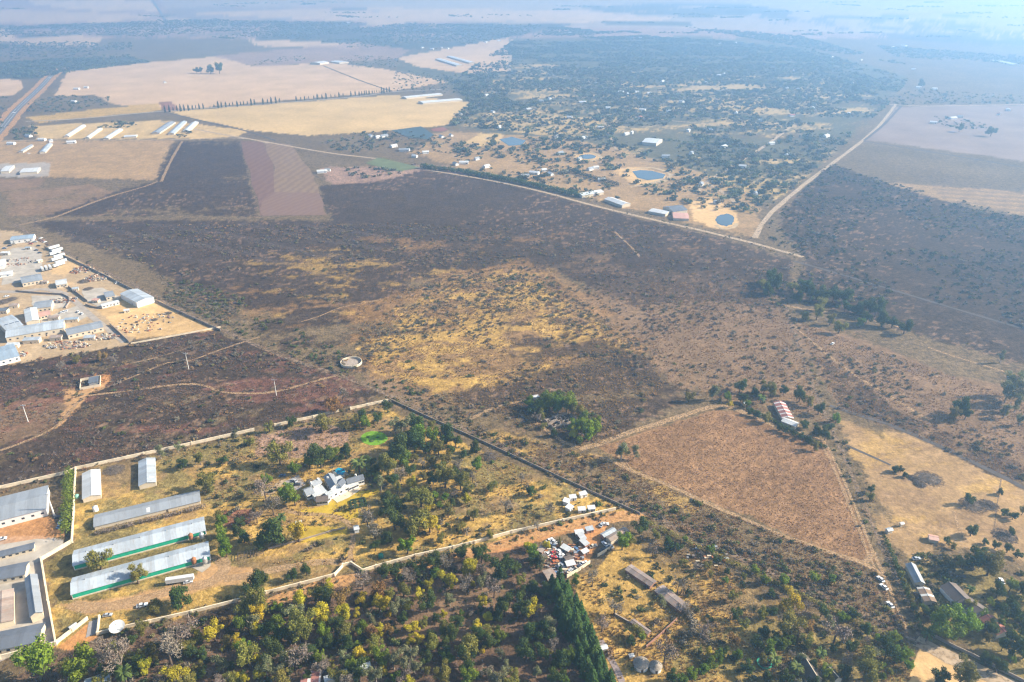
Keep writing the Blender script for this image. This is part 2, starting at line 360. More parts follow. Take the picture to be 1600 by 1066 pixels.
# (soil, strength, ragged-edge metres, patchiness scale m (0 = solid), patch threshold, outline)
AREAS = [
    ('rose', 1, 60, 0, 0, [(-300, 60), (1900, 60), (2500, -20), (-900, -20)]),
    ('pale', .9, 40, 0, 0, [(800, 40), (1200, 48), (1700, 66), (2500, -20), (500, -20), (600, 25)]),
    ('wood', .9, 60, 300, .42, [(-100, 45), (300, 30), (640, 36), (900, 38), (830, 52), (700, 78), (560, 80), (520, 68), (430, 60), (250, 60), (150, 55), (-100, 62)]),
    ('tan', .9, 30, 0, 0, [(560, 12), (900, 16), (1050, 30), (880, 36), (650, 26)]),
    ('mauve', .9, 40, 0, 0, [(260, 14), (420, 10), (560, 20), (430, 32), (280, 30)]),
    ('wood', .8, 40, 200, .40, [(900, 8), (1150, 4), (1250, 20), (1100, 26), (950, 20)]),
    ('wood', .8, 40, 200, .42, [(1150, 28), (1400, 24), (1650, 50), (1650, 74), (1450, 66), (1280, 46)]),
    ('tan', 1, 10, 0, 0, [(48, 0), (232, 0), (250, 17), (120, 16), (45, 5)]),
    ('tan', .8, 40, 0, 0, [(300, 22), (480, 14), (800, 26), (790, 34), (560, 34)]),
    ('tan', .8, 40, 0, 0, [(-200, 20), (60, 16), (240, 24), (180, 34), (-200, 38)]),
    ('pale', .8, 60, 0, 0, [(240, -10), (900, -10), (820, 16), (500, 10), (260, 12)]),
    ('tan', 1, 20, 0, 0, [(390, 62), (560, 68), (560, 76), (400, 72)]),
    ('tan', .9, 15, 0, 0, [(0, 60), (100, 55), (160, 58), (150, 72), (40, 70), (0, 65)]),
    ('tan', .9, 20, 0, 0, [(-80, 44), (20, 46), (25, 60), (-80, 64)]),
    ('bush', .9, 30, 120, .35, [(640, 85), (800, 62), (1000, 62), (1080, 55), (1260, 75), (1420, 120), (1380, 165), (1300, 240), (1200, 320), (1100, 290), (960, 235), (800, 215), (700, 195), (730, 160), (690, 130), (620, 110)]),
    ('tangold', .7, 8, 60, .56, [(700, 195), (735, 160), (800, 100), (1000, 100), (1150, 110), (1270, 110), (1390, 160), (1300, 245), (1200, 325), (1100, 285), (960, 232), (850, 212)]),
    ('wood', .9, 12, 0, 0, [(-40, 100), (80, 92), (200, 88), (240, 98), (120, 112), (60, 124), (-40, 124)]),
    ('tan', 1, 8, 0, 0, [(85, 150), (105, 112), (240, 97), (345, 88), (395, 104), (520, 98), (600, 108), (700, 128), (612, 143), (280, 171), (178, 164), (150, 148)]),
    ('rose', .8, 10, 0, 0, [(330, 88), (560, 66), (640, 78), (620, 92), (400, 104)]),
    ('tan', 1, 8, 0, 0, [(620, 90), (690, 78), (795, 58), (795, 112), (735, 116), (650, 104)]),
    ('tangold', 1, 6, 0, 0, [(262, 174), (612, 149), (655, 152), (740, 160), (700, 195), (640, 202), (560, 208), (480, 212), (400, 205), (300, 185)]),
    ('gold', .9, 5, 0, 0, [(40, 184), (110, 175), (250, 161), (252, 173), (60, 192)]),
    ('red', .9, 4, 0, 0, [(248, 160), (268, 159), (282, 172), (256, 175)]),
    ('tan', 1, 6, 0, 0, [(-60, 125), (32, 124), (36, 138), (18, 150), (-60, 154)]),
    ('tangold', .9, 8, 40, .3, [(48, 197), (250, 188), (390, 204), (372, 213), (330, 217), (60, 217)]),
    ('straw', .9, 12, 60, .3, [(-150, 222), (272, 219), (250, 262), (244, 282), (80, 276), (-150, 276)]),
    ('brown', 1, 5, 0, 0, [(-150, 278), (70, 280), (60, 292), (-40, 306), (-150, 310)]),
    ('grey', .8, 2, 0, 0, [(-100, 258), (78, 254), (76, 276), (-100, 279)]),
    ('burnt', .92, 8, 34, .33, [(277, 222), (374, 220), (404, 338), (70, 338), (130, 312), (244, 284), (252, 262)]),
    ('brown', .9, 10, 40, .4, [(10, 300), (140, 288), (180, 300), (80, 336), (20, 338)]),
    ('rose', .8, 8, 0, 0, [(500, 262), (700, 258), (740, 275), (640, 285), (520, 290)]),
    ('burnt', .92, 8, 30, .30, [(500, 290), (590, 284), (660, 266), (740, 274), (1010, 345), (970, 352), (520, 348), (506, 320)]),
    ('green', .8, 4, 0, 0, [(570, 255), (595, 246), (660, 262), (625, 268)]),
    ('straw', .8, 14, 60, .35, [(690, 205), (880, 215), (960, 230), (1110, 275), (1190, 310), (1180, 372), (1090, 352), (1000, 330), (880, 300), (720, 262), (640, 240)]),
    ('tangold', .9, 5, 0, 0, [(728, 222), (752, 208), (790, 210), (780, 222), (745, 230)]),
    ('sand', .9, 6, 0, 0, [(1075, 315), (1110, 308), (1150, 330), (1155, 352), (1120, 358), (1085, 345)]),
    ('sand', .8, 5, 0, 0, [(955, 262), (1000, 262), (1040, 272), (1040, 284), (990, 290)]),
    ('sand', .8, 4, 0, 0, [(896, 243), (905, 237), (930, 240), (940, 248), (915, 252)]),
    ('mauve', 1, 6, 0, 0, [(1402, 168), (1480, 164), (1700, 166), (1700, 275), (1600, 252), (1350, 218)]),
    ('straw', .7, 8, 0, 0, [(1368, 290), (1430, 270), (1640, 300), (1640, 345), (1500, 318)]),
    ('veld', 1, 10, 0, 0, [(1350, 224), (1600, 262), (1600, 300), (1380, 285), (1300, 265)]),
    ('burnt', .95, 10, 90, .22, [(1255, 405), (1215, 345), (1295, 255), (1380, 285), (1500, 322), (1640, 350), (1760, 600), (1600, 570), (1430, 520), (1250, 470)]),
    ('burnt', .95, 12, 46, .24, [(40, 345), (1020, 345), (1240, 405), (1225, 470), (1130, 425), (1010, 420), (950, 455), (870, 430), (760, 425), (640, 440), (600, 490), (540, 505), (420, 490), (330, 470), (240, 420)]),
    ('burnt', .9, 10, 26, .42, [(240, 420), (560, 470), (640, 440), (600, 560), (560, 585), (450, 550), (330, 480)]),
    ('brown', .85, 16, 30, .3, [(950, 440), (1130, 420), (1225, 480), (1290, 660), (1120, 625), (1020, 590), (1000, 540), (900, 470)]),
    ('burnt', .8, 14, 40, .36, [(900, 420), (1060, 400), (1225, 430), (1225, 480), (1100, 470), (980, 480)]),
    ('burntgrass', .62, 18, 30, .43, [(560, 480), (700, 425), (820, 405), (930, 470), (1020, 555), (900, 570), (860, 610), (700, 630), (600, 600), (540, 540)]),
    ('gold', .75, 14, 16, .48, [(640, 478), (700, 440), (800, 420), (900, 480), (1000, 555), (870, 560), (850, 600), (700, 620), (620, 590), (560, 540)]),
    ('burnt', .9, 10, 24, .42, [(770, 480), (880, 500), (1010, 560), (1040, 600), (1090, 615), (950, 690), (880, 690), (760, 640), (690, 615), (830, 590)]),
    ('brown', .8, 10, 30, .4, [(560, 580), (760, 650), (830, 690), (700, 660), (600, 625)]),
    ('burnt', .95, 8, 20, .34, [(-60, 575), (180, 540), (330, 515), (545, 590), (600, 620), (420, 662), (230, 706), (110, 738), (-60, 780)]),
    ('brown', .9, 8, 24, .35, [(-60, 645), (60, 620), (110, 625), (100, 650), (60, 680), (-60, 710)]),
    ('red', .5, 8, 12, .56, [(-60, 575), (180, 540), (330, 515), (545, 590), (600, 620), (420, 662), (230, 706), (110, 738), (-60, 780)]),
    ('dirt', .95, 4, 0, 0, [(98, 608), (120, 605), (135, 604), (172, 590), (165, 605), (135, 617), (122, 640), (95, 665), (82, 672), (100, 640)]),
    ('orange', .8, 4, 0, 0, [(152, 584), (172, 582), (170, 598), (156, 602)]),
    ('brown', .95, 6, 20, .25, [(1230, 500), (1310, 640), (1400, 668), (1600, 762), (1760, 800), (1760, 640), (1480, 585), (1350, 530)]),
    ('burnt', .75, 8, 30, .42, [(1280, 560), (1330, 590), (1420, 650), (1600, 730), (1600, 765), (1400, 672), (1310, 640)]),
    ('straw', .95, 5, 0, 0, [(1306, 655), (1330, 660), (1396, 695), (1372, 668), (1420, 680), (1600, 768), (1800, 850), (1800, 900), (1600, 880), (1440, 850), (1390, 810), (1330, 700)]),
    ('brown', .5, 6, 12, .54, [(1310, 660), (1420, 682), (1600, 768), (1640, 850), (1600, 880), (1440, 850), (1390, 810), (1330, 700)]),
    ('gold', .5, 5, 20, .55, [(1310, 660), (1420, 682), (1600, 768), (1640, 850), (1600, 880), (1440, 850), (1390, 810), (1330, 700)]),
    ('veld', .8, 5, 10, .42, [(1370, 790), (1440, 830), (1480, 850), (1560, 870), (1620, 890), (1600, 905), (1480, 890), (1420, 870), (1385, 840)]),
    ('redgrass', 1, 3, 0, 0, [(935, 698), (1010, 674), (1118, 640), (1160, 645), (1235, 680), (1290, 690), (1372, 880), (1330, 876), (1130, 792), (985, 735)]),
    ('veld', .9, 6, 16, .3, [(720, 658), (940, 705), (1130, 800), (1368, 890), (1420, 985), (1380, 985), (1000, 798)]),
    ('gold', .6, 8, 14, .5, [(720, 662), (960, 715), (1100, 790), (1000, 790), (860, 735)]),
    ('olive', .95, 5, 12, .2, [(110, 738), (230, 714), (420, 672), (600, 634), (720, 690), (985, 798), (720, 860), (590, 884), (440, 920), (90, 1010), (66, 876), (112, 848)]),
    ('gold', .9, 5, 26, .47, [(110, 738), (230, 714), (420, 672), (600, 634), (720, 690), (985, 798), (720, 860), (590, 884), (440, 920), (90, 1010), (66, 876), (112, 848)]),
    ('burntgrass', .5, 14, 20, .60, [(250, 420), (400, 370), (700, 360), (1000, 365), (1200, 410), (1000, 430), (860, 430), (640, 450), (560, 510), (420, 510)]),
    ('gold', .5, 10, 14, .59, [(380, 400), (640, 380), (900, 400), (860, 430), (640, 450), (560, 500), (420, 500)]),
    ('brown', .45, 12, 20, .58, [(600, 380), (900, 365), (1150, 400), (1000, 430), (800, 420)]),
    ('brown', .6, 8, 14, .52, [(110, 738), (230, 714), (420, 672), (600, 634), (720, 690), (985, 798), (720, 860), (590, 884), (440, 920)]),
    ('rose', .9, 4, 0, 0, [(400, 680), (500, 660), (545, 672), (545, 695), (470, 715), (400, 712)]),
    ('red', .9, 2, 0, 0, [(348, 796), (398, 793), (392, 820), (352, 824)]),
    ('lawn', 1, 1.5, 0, 0, [(465, 795), (500, 792), (530, 780), (560, 768), (592, 764), (590, 772), (545, 785), (568, 805), (545, 812), (470, 803)]),
    ('lawn', .8, 2, 0, 0, [(455, 830), (480, 822), (540, 826), (540, 836), (470, 850)]),
    ('dirt', .9, 3, 0, 0, [(88, 942), (130, 935), (200, 935), (300, 900), (330, 880), (400, 888), (395, 908), (330, 918), (215, 950), (150, 958), (100, 955)]),
    ('yard', .95, 2, 0, 0, [(-80, 355), (30, 362), (78, 385), (120, 405), (250, 475), (200, 540), (0, 572), (-150, 600)]),
    ('sand', .9, 3, 18, .2, [(150, 484), (190, 470), (245, 468), (300, 496), (340, 515), (262, 524), (212, 530), (180, 510)]),
    ('sand', .7, 3, 0, 0, [(75, 418), (120, 408), (128, 414), (100, 432), (78, 426)]),
    ('grey', .9, 1, 0, 0, [(-60, 840), (60, 838), (98, 845), (98, 855), (64, 876), (88, 1006), (-60, 1032)]),
    ('orange', .7, 2, 0, 0, [(-40, 822), (78, 806), (100, 838), (40, 850), (-40, 852)]),
    ('orange', .9, 2, 0, 0, [(90, 1010), (138, 972), (155, 968), (152, 996), (110, 1016)]),
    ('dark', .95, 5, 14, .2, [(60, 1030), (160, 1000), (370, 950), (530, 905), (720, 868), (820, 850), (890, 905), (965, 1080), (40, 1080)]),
    ('brown', .8, 4, 12, .42, [(540, 940), (780, 880), (800, 960), (760, 1000), (580, 1000)]),
    ('orange', .85, 3, 0, 0, [(700, 872), (800, 842), (930, 806), (1000, 800), (960, 812), (880, 835), (780, 862)]),
    ('orange', .8, 2, 0, 0, [(905, 825), (950, 815), (935, 850), (915, 880), (900, 880)]),
    ('gold', .8, 5, 14, .35, [(890, 912), (940, 880), (1000, 835), (1110, 875), (1250, 960), (1220, 1066), (960, 1090)]),
    ('veld', .8, 5, 14, .4, [(960, 820), (1010, 815), (1200, 920), (1420, 1015), (1330, 1040), (1200, 1000), (1080, 930)]),
    ('olive', .9, 5, 10, .35, [(1050, 990), (1250, 960), (1430, 1010), (1425, 1080), (1040, 1080)]),
    ('olive', .8, 4, 14, .3, [(1420, 860), (1560, 890), (1640, 960), (1640, 1080), (1580, 1080), (1500, 1020), (1435, 1000), (1410, 900)]),
    ('straw', .9, 4, 0, 0, [(1370, 800), (1450, 845), (1470, 880), (1420, 870), (1385, 845)]),
    ('sand', .95, 1.5, 0, 0, [(1438, 1002), (1500, 1028), (1560, 1062), (1610, 1090), (1420, 1090), (1430, 1040)]),
]
_r = random.Random(5)
for _i in range(46):
    _x, _y = _r.uniform(-100, 1650), _r.uniform(3, 58); _w, _h = _r.uniform(30, 130) * (.5 + _y / 60), _r.uniform(1.5, 5) * (.5 + _y / 50); _sl = _r.uniform(-25, 25)
    if 620 < _x < 1300 and _y > 40: continue
    AREAS.insert(3, (_r.choice(['tan', 'mauve', 'wood', 'pale', 'rose', 'wood', 'tangold']), .8, 12, 0, 0, [(_x, _y), (_x + _w, _y + _r.uniform(-1, 1)), (_x + _w + _sl, _y + _h), (_x + _sl, _y + _h)]))
# grass that was mown, ploughed or driven on is calm; veld is rough
CALM = {'tan': .4, 'tangold': .45, 'lawn': .25, 'mauve': .2, 'grey': .3, 'yard': .4, 'sand': .3, 'dirt': .4, 'orange': .4, 'pale': .3, 'straw': .5, 'gold': .8, 'brown': .6, 'burntgrass': .9, 'redgrass': .7}

def build_ground():
    al = np.concatenate([np.arange(56.0, 1.6, -0.088), 1.6 * 0.93 ** np.arange(1, 24)])
    rad = CAMH / np.tan(np.radians(al))
    rad = np.concatenate([[1.0, 60.0, 130.0], rad[rad > 150], [60000.0]])
    fine = np.arange(-41.0, 41.01, 0.105)
    th = np.radians(np.concatenate([np.arange(-180, -44, 6.0), [-43.0], fine, [43.0], np.arange(45, 179, 6.0)]))
    nr, nt = len(rad), len(th)
    RR, TT = np.meshgrid(rad, th, indexing='ij')
    X = (RR * np.sin(TT)).ravel(); Y = (RR * np.cos(TT)).ravel()
    Z = hill(X, Y)
    col = np.tile(np.array(SOIL['veld']), (len(X), 1)); rough = np.full(len(X), 1.0)
    XT, YT = X, Y
    vt = CAMH / np.maximum(CAMH - Z, 12.0); X = X * vt; Y = Y * vt
    D = np.hypot(X, Y)
    wl = 30.0
    W1 = fbm(X, Y, wl, 4, 5) - .5; W2 = fbm(X, Y, wl, 4, 6) - .5
    V1 = fbm(X, Y, 260.0, 3, 15) - .5; V2 = fbm(X, Y, 260.0, 3, 16) - .5
    T1 = fbm(X, Y, 7.0, 3, 25) - .5; T2 = fbm(X, Y, 7.0, 3, 26) - .5; T3 = fbm(X, Y, 2.5, 2, 27) - .5
    # large, slow variation of the dry veld
    k = fbm(X, Y, 70.0, 5, 21)
    col = col * (0.75 + 0.5 * k)[:, None]
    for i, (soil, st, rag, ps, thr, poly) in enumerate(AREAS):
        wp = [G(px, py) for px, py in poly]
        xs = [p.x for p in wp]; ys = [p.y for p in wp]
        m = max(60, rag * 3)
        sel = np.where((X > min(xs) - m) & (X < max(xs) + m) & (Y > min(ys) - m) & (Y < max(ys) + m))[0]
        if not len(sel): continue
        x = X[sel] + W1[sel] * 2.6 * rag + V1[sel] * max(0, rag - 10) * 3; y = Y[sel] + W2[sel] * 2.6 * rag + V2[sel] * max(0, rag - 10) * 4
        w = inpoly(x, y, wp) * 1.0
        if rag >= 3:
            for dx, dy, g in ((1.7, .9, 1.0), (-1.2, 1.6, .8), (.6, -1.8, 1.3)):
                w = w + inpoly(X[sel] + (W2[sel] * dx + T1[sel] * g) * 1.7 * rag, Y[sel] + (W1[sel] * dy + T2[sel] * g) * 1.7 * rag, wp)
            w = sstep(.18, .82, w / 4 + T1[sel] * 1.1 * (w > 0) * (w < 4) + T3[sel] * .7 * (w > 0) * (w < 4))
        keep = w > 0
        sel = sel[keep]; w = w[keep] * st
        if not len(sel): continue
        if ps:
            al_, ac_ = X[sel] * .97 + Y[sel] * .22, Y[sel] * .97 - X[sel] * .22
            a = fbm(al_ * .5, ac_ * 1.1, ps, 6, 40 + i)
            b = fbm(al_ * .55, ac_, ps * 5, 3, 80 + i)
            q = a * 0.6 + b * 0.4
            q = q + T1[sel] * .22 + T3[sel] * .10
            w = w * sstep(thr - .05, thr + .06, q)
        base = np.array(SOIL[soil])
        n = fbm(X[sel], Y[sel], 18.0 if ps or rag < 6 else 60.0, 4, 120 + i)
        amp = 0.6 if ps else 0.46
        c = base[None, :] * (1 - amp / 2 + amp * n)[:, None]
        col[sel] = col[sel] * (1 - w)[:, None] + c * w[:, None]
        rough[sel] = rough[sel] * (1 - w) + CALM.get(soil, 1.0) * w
    # pale ash and unburnt tufts peppering the burnt ground; thin streaks along the plough direction of old lands
    lum = col.mean(axis=1)
    tuft = fbm(X, Y, 5.0, 3, 300)
    reg = fbm(X, Y, 90.0, 3, 310)
    w = sstep(.60, .72, tuft) * sstep(.42, .6, reg) * (lum < .09) * (D < 1300) * .8
    col = col * (1 - w)[:, None] + np.array((.20, .125, .075)) * w[:, None]
    st = 0.5 + 0.5 * np.sin((X * 0.42 + Y * 0.9) / 7.0 + 6 * V1)
    old = inpoly(X, Y, [G(*p) for p in [(50, 350), (640, 350), (560, 420), (300, 410), (180, 395)]])
    w = old * sstep(.72, 1, st) * .32
    col = col * (1 - w)[:, None] + np.array((.12, .09, .075)) * w[:, None]
    # planted rows in the contour field at the far right
    rows = inpoly(X, Y, [G(*p) for p in [(1430, 272), (1640, 300), (1640, 345), (1480, 315)]])
    w = rows * sstep(.3, .8, 0.5 + 0.5 * np.sin((Y + X * .25) / 4.2)) * .55
    col = col * (1 - w)[:, None] + np.array((.13, .095, .07)) * w[:, None]
    # tussock streaks of the tall red grass
    tall = inpoly(X, Y, [G(*p) for p in [(935, 698), (1118, 640), (1290, 690), (1372, 880), (1330, 876), (985, 735)]])
    s = fbm(X * .7 + Y * .7, (Y - X) * 2.2, 6.0, 4, 330)
    f = np.where(tall, .75 + .7 * s, 1.0)
    col = col * f[:, None]
    idx = np.arange(nr * nt).reshape(nr, nt)
    a = idx[:-1, :]; b = idx[1:, :]
    quads = np.stack([a, b, np.roll(b, -1, 1), np.roll(a, -1, 1)], axis=-1).reshape(-1, 4)
    me = bpy.data.meshes.new('ground')
    me.vertices.add(nr * nt); me.vertices.foreach_set('co', np.stack([XT, YT, Z], 1).astype(np.float32).ravel())
    me.loops.add(quads.size); me.loops.foreach_set('vertex_index', quads[:, ::1].astype(np.int32).ravel())
    me.polygons.add(len(quads)); me.polygons.foreach_set('loop_start', np.arange(0, quads.size, 4, dtype=np.int32))
    me.update(calc_edges=True); me.validate()
    at = me.attributes.new('soil', 'FLOAT_COLOR', 'POINT')
    at.data.foreach_set('color', np.concatenate([col, np.ones((len(col), 1))], 1).astype(np.float32).ravel())
    at = me.attributes.new('rough', 'FLOAT', 'POINT'); at.data.foreach_set('value', rough.astype(np.float32))
    me.polygons.foreach_set('use_smooth', np.ones(len(quads), bool))
    me.materials.append(ground_mat())
    if me.polygons[nt * 5 + nt // 2].normal.z < 0: me.flip_normals()
    o = link('ground', me); tag(o, kind='structure')
    return o
build_ground()

# ------------------------------------------------------------------ haze: the smoky winter air over the whole place
def build_haze():
    b = MB().box(-52000, 52000, -52000, 61000, -3.0, 420.0)
    m = bpy.data.materials.new('haze'); m.use_nodes = True
    nt = m.node_tree; nt.nodes.clear()
    out = nt.nodes.new('ShaderNodeOutputMaterial'); v = nt.nodes.new('ShaderNodeVolumePrincipled')
    v.inputs['Color'].default_value = (0.36, 0.64, 1.0, 1)
    v.inputs['Density'].default_value = HAZE_DENSITY
    v.inputs["Anisotropy"].default_value = 0.5
    nt.links.new(v.outputs[0], out.inputs['Volume'])
    o = b.build('haze', m)
    tag(o, 'thin blue smoke haze lying over the whole valley', 'haze', kind='stuff')
build_haze()

# ------------------------------------------------------------------ strips, sheets, walls
def catmull(pts, step):
    P = [Vector(p) for p in pts]; out = []
    for i in range(len(P) - 1):
        p0 = P[max(i - 1, 0)]; p1 = P[i]; p2 = P[i + 1]; p3 = P[min(i + 2, len(P) - 1)]
        n = max(2, int((p2 - p1).length / step))
        for k in range(n):
            t = k / n
            out.append(0.5 * ((2 * p1) + (p2 - p0) * t + (2 * p0 - 5 * p1 + 4 * p2 - p3) * t * t + (3 * p1 - p0 - 3 * p2 + p3) * t ** 3))
    out.append(P[-1]); return out
def strip(name, pts, w, m, z=0.06, jag=0.15, smooth=True, offset=0.0, parent=None):
    wp = [place(G(*p)) for p in pts]
    for p in wp: p.z = 0
    step = max(3.0, wp[0].length * 0.012)
    c = catmull(wp, step) if smooth else sum([[wp[i].lerp(wp[i + 1], k / 12) for k in range(12)] for i in range(len(wp) - 1)], []) + [wp[-1]]
    b = MB(); vs = []
    for i, p in enumerate(c):
        d = (c[min(i + 1, len(c) - 1)] - c[max(i - 1, 0)]); d.z = 0; d.normalize(); n = Vector((-d.y, d.x, 0))
        j1 = 1 + jag * (random.random() - .5) * 2; j2 = 1 + jag * (random.random() - .5) * 2
        zz = float(hill(p.x, p.y)) + z + 0.00008 * p.length
        q = p + n * offset
        vs += [Vector((q.x + n.x * w / 2 * j1, q.y + n.y * w / 2 * j1, zz)), Vector((q.x - n.x * w / 2 * j2, q.y - n.y * w / 2 * j2, zz))]
    b.add(vs, [(2 * i, 2 * i + 1, 2 * i + 3, 2 * i + 2) for i in range(len(c) - 1)])
    o = b.build(name, m, parent)
    if not parent: tag(o, kind='structure')
    return o
def sheet(name, pts, m, z=0.03, kind='structure', world=False, wob=0.0):
    wp = pts if world else [G(*p) for p in pts]
    if wob:
        q = []
        for i in range(len(wp)):
            a, c = wp[i], wp[(i + 1) % len(wp)]
            for k in range(6):
                p = a.lerp(c, k / 6); q.append(p + Vector((random.uniform(-wob, wob), random.uniform(-wob, wob), 0)))
        wp = q
    d = sum((p.length for p in wp)) / len(wp)
    b = MB().add([(p.x, p.y, z + 0.00008 * d) for p in wp], [tuple(range(len(wp)))])
    o = b.build(name, m)
    if kind: tag(o, kind=kind)
    return o
def ellipse(px, py, rx, ry, n=32, wob=0.0):
    return [(px + rx * (1 + wob * (random.random() - .5)) * math.cos(2 * math.pi * i / n), py + ry * (1 + wob * (random.random() - .5)) * math.sin(2 * math.pi * i / n)) for i in range(n)]

def worn(m, lo=.40, hi=.52, scale=.35):
    nt = m.node_tree; N = nt.nodes; L = nt.links
    out = [n for n in N if n.type == 'OUTPUT_MATERIAL'][0]; src = out.inputs[0].links[0].from_socket
    geo = N.new('ShaderNodeNewGeometry'); nz = N.new('ShaderNodeTexNoise'); nz.inputs['Scale'].default_value = scale; nz.inputs['Detail'].default_value = 5; nz.inputs['Roughness'].default_value = .65
    L.new(geo.outputs['Position'], nz.inputs['Vector'])
    r = N.new('ShaderNodeMapRange'); r.inputs['From Min'].default_value = lo; r.inputs['From Max'].default_value = hi; L.new(nz.outputs['Fac'], r.inputs['Value'])
    t = N.new('ShaderNodeBsdfTransparent'); mx = N.new('ShaderNodeMixShader'); L.new(r.outputs[0], mx.inputs[0]); L.new(t.outputs[0], mx.inputs[1]); L.new(src, mx.inputs[2]); L.new(mx.outputs[0], out.inputs[0])
    return m
M_DIRT = mat('dirt_track', (0.40, 0.26, 0.14), 1, .35, .25, spec=0)
M_PALE = mat('pale_track', (0.40, 0.295, 0.19), 1, .25, .2, spec=0)
M_TAR = mat('worn_asphalt', (0.13, 0.125, 0.125), .9, .2, .1, spec=.1)
M_LINE = mat('road_paint', (0.75, 0.73, 0.68), .7, .1, 1)
M_ORANGE = mat('orange_dirt', (0.48, 0.26, 0.105), 1, .25, .2, spec=0)
M_GREYROAD = mat('gravel_road', (0.34, 0.29, 0.24), 1, .25, .2, spec=0)

worn(M_DIRT, .28, .62, .8); worn(M_ORANGE, .26, .58, .5); worn(M_PALE, .26, .5, .4)
strip('road_verge', [(-30, 236), (0, 203), (28, 170), (62, 138), (80, 119), (100, 106)], 44, M_ORANGE, .05, .12)
strip('main_road', [(-30, 236), (0, 204), (28, 170), (62, 138), (80, 119), (100, 106)], 17, M_TAR, .3, .02)
for off in (-3.4, 3.4):
    strip('road_marking', [(-30, 236), (0, 204), (28, 170), (62, 138), (80, 119)], .5, M_LINE, .6, 0, offset=off)
strip('far_road', [(232, -6), (240, 4), (252, 22), (262, 42)], 16, M_TAR, .4, .05)
strip('farm_road', [(40, 190), (120, 186), (255, 174), (400, 164), (560, 151), (612, 144), (690, 140)], 9, M_GREYROAD, .2, .1)
strip('boundary_road', [(250, 190), (330, 207), (400, 219), (460, 230), (520, 240), (600, 250), (660, 264), (760, 281), (840, 298), (930, 322), (1010, 341), (1090, 359), (1180, 381), (1255, 402)], 6.5, M_PALE, .1, .15)
strip('district_road', [(-20, 221), (80, 219), (250, 219), (370, 216), (420, 224)], 6, M_PALE, .1, .2)
strip('hill_road', [(1400, 163), (1375, 195), (1345, 222), (1300, 256), (1255, 290), (1200, 338), (1180, 372)], 7, M_PALE, .15, .2)
strip('ridge_road', [(1385, 163), (1440, 166), (1520, 165), (1640, 163)], 9, M_PALE, .3, .1)
strip('field_track', [(1350, 221), (1420, 232), (1600, 262), (1700, 280)], 6, mat('dark_track', (.10, .085, .075), 1, .2, .1, spec=0), .15, .2)
strip('field_edge_track', [(1408, 166), (1380, 196), (1350, 220)], 6, MATS['dark_track'], .22, .2)
strip('suburb_road', [(1090, 300), (1105, 285), (1160, 250), (1200, 225), (1240, 195)], 7, M_PALE, .12, .2)
strip('suburb_street', [(845, 112), (900, 128), (960, 138), (1040, 142), (1140, 146), (1250, 152)], 6, M_PALE, .3, .3)
strip('suburb_street', [(790, 168), (870, 175), (960, 180), (1060, 190), (1150, 196), (1240, 193)], 5, M_PALE, .3, .3)
strip('suburb_street', [(900, 128), (930, 165), (950, 205), (962, 234)], 5, M_PALE, .3, .3)
strip('dam_road', [(985, 293), (1030, 283), (1060, 272), (1100, 285), (1125, 298), (1150, 318)], 6, M_PALE, .12, .2)
strip('suburb_lane', [(795, 112), (797, 90), (800, 62)], 14, M_PALE, .25, .2)
strip('farm_lane', [(612, 143), (560, 125), (505, 103)], 6, MATS['dark_track'], .2, .3)
strip('field_lane', [(255, 175), (320, 190), (385, 205), (430, 220)], 5, MATS['dark_track'], .15, .2)
strip('burn_edge_track', [(246, 284), (225, 292), (170, 308), (110, 330), (84, 340), (30, 352)], 5, M_DIRT, .08, .3)
strip('veld_path', [(252, 284), (262, 262), (274, 238), (285, 221)], 5, M_DIRT, .08, .3)
strip('fence_track', [(20, 350), (80, 384), (180, 432), (270, 478), (345, 515), (440, 556), (545, 592), (640, 632), (720, 668), (800, 704), (900, 751), (1000, 797), (1150, 868), (1300, 938), (1430, 1000)], 4.5, mat('burnt_track', (.23, .16, .105), 1, .3, .3, spec=0), .07, .25)
worn(MATS['burnt_track'], .38, .58)
strip('burn_path', [(0, 704), (45, 688), (86, 668), (112, 640), (128, 622), (150, 617), (200, 611), (262, 603), (300, 600), (325, 604), (350, 613), (400, 615), (440, 610), (490, 596), (535, 585)], 2.6, M_DIRT, .07, .4)
strip('ridge_path', [(150, 612), (180, 600), (230, 580), (262, 567), (300, 563), (335, 550), (370, 538), (405, 527)], 2.0, M_DIRT, .06, .4)
strip('thin_path', [(175, 574), (240, 560), (290, 545)], 1.4, M_DIRT, .06, .4)
strip('veld_track', [(735, 655), (765, 640), (800, 630), (830, 626)], 3, M_DIRT, .07, .4)
strip('old_path', [(470, 503), (500, 494), (535, 480), (600, 468)], 1.8, M_DIRT, .07, .4)
strip('old_lane', [(960, 362), (985, 385), (1000, 402)], 3, M_DIRT, .07, .4)
strip('homestead_lane', [(905, 702), (935, 694), (965, 682), (1010, 668), (1060, 652), (1108, 637), (1140, 636), (1170, 648), (1230, 672), (1290, 690)], 5.0, M_DIRT, .07, .25)
strip('ruin_track', [(812, 646), (850, 670), (880, 690), (908, 700)], 3, M_DIRT, .075, .35)
strip('grass_track', [(925, 712), (960, 722), (985, 735), (1040, 757), (1095, 782), (1150, 806), (1220, 836), (1300, 865), (1350, 880), (1378, 900)], 3.4, M_DIRT, .07, .25)
strip('wheel_track', [(966, 712), (975, 726), (985, 737)], 2.2, M_DIRT, .085, .3)
strip('wheel_track', [(972, 712), (982, 728), (992, 739)], 1.2, M_DIRT, .08, .3)
strip('corner_track', [(1348, 880), (1358, 872), (1366, 862)], 3.5, M_DIRT, .08, .3)
for off, w in ((-1.6, 1.8), (1.6, 1.8)):
    strip('boundary_track', [(1285, 690), (1310, 740), (1335, 800), (1362, 868), (1382, 910), (1400, 955), (1412, 985)], w, M_DIRT, .07, .35, offset=off)
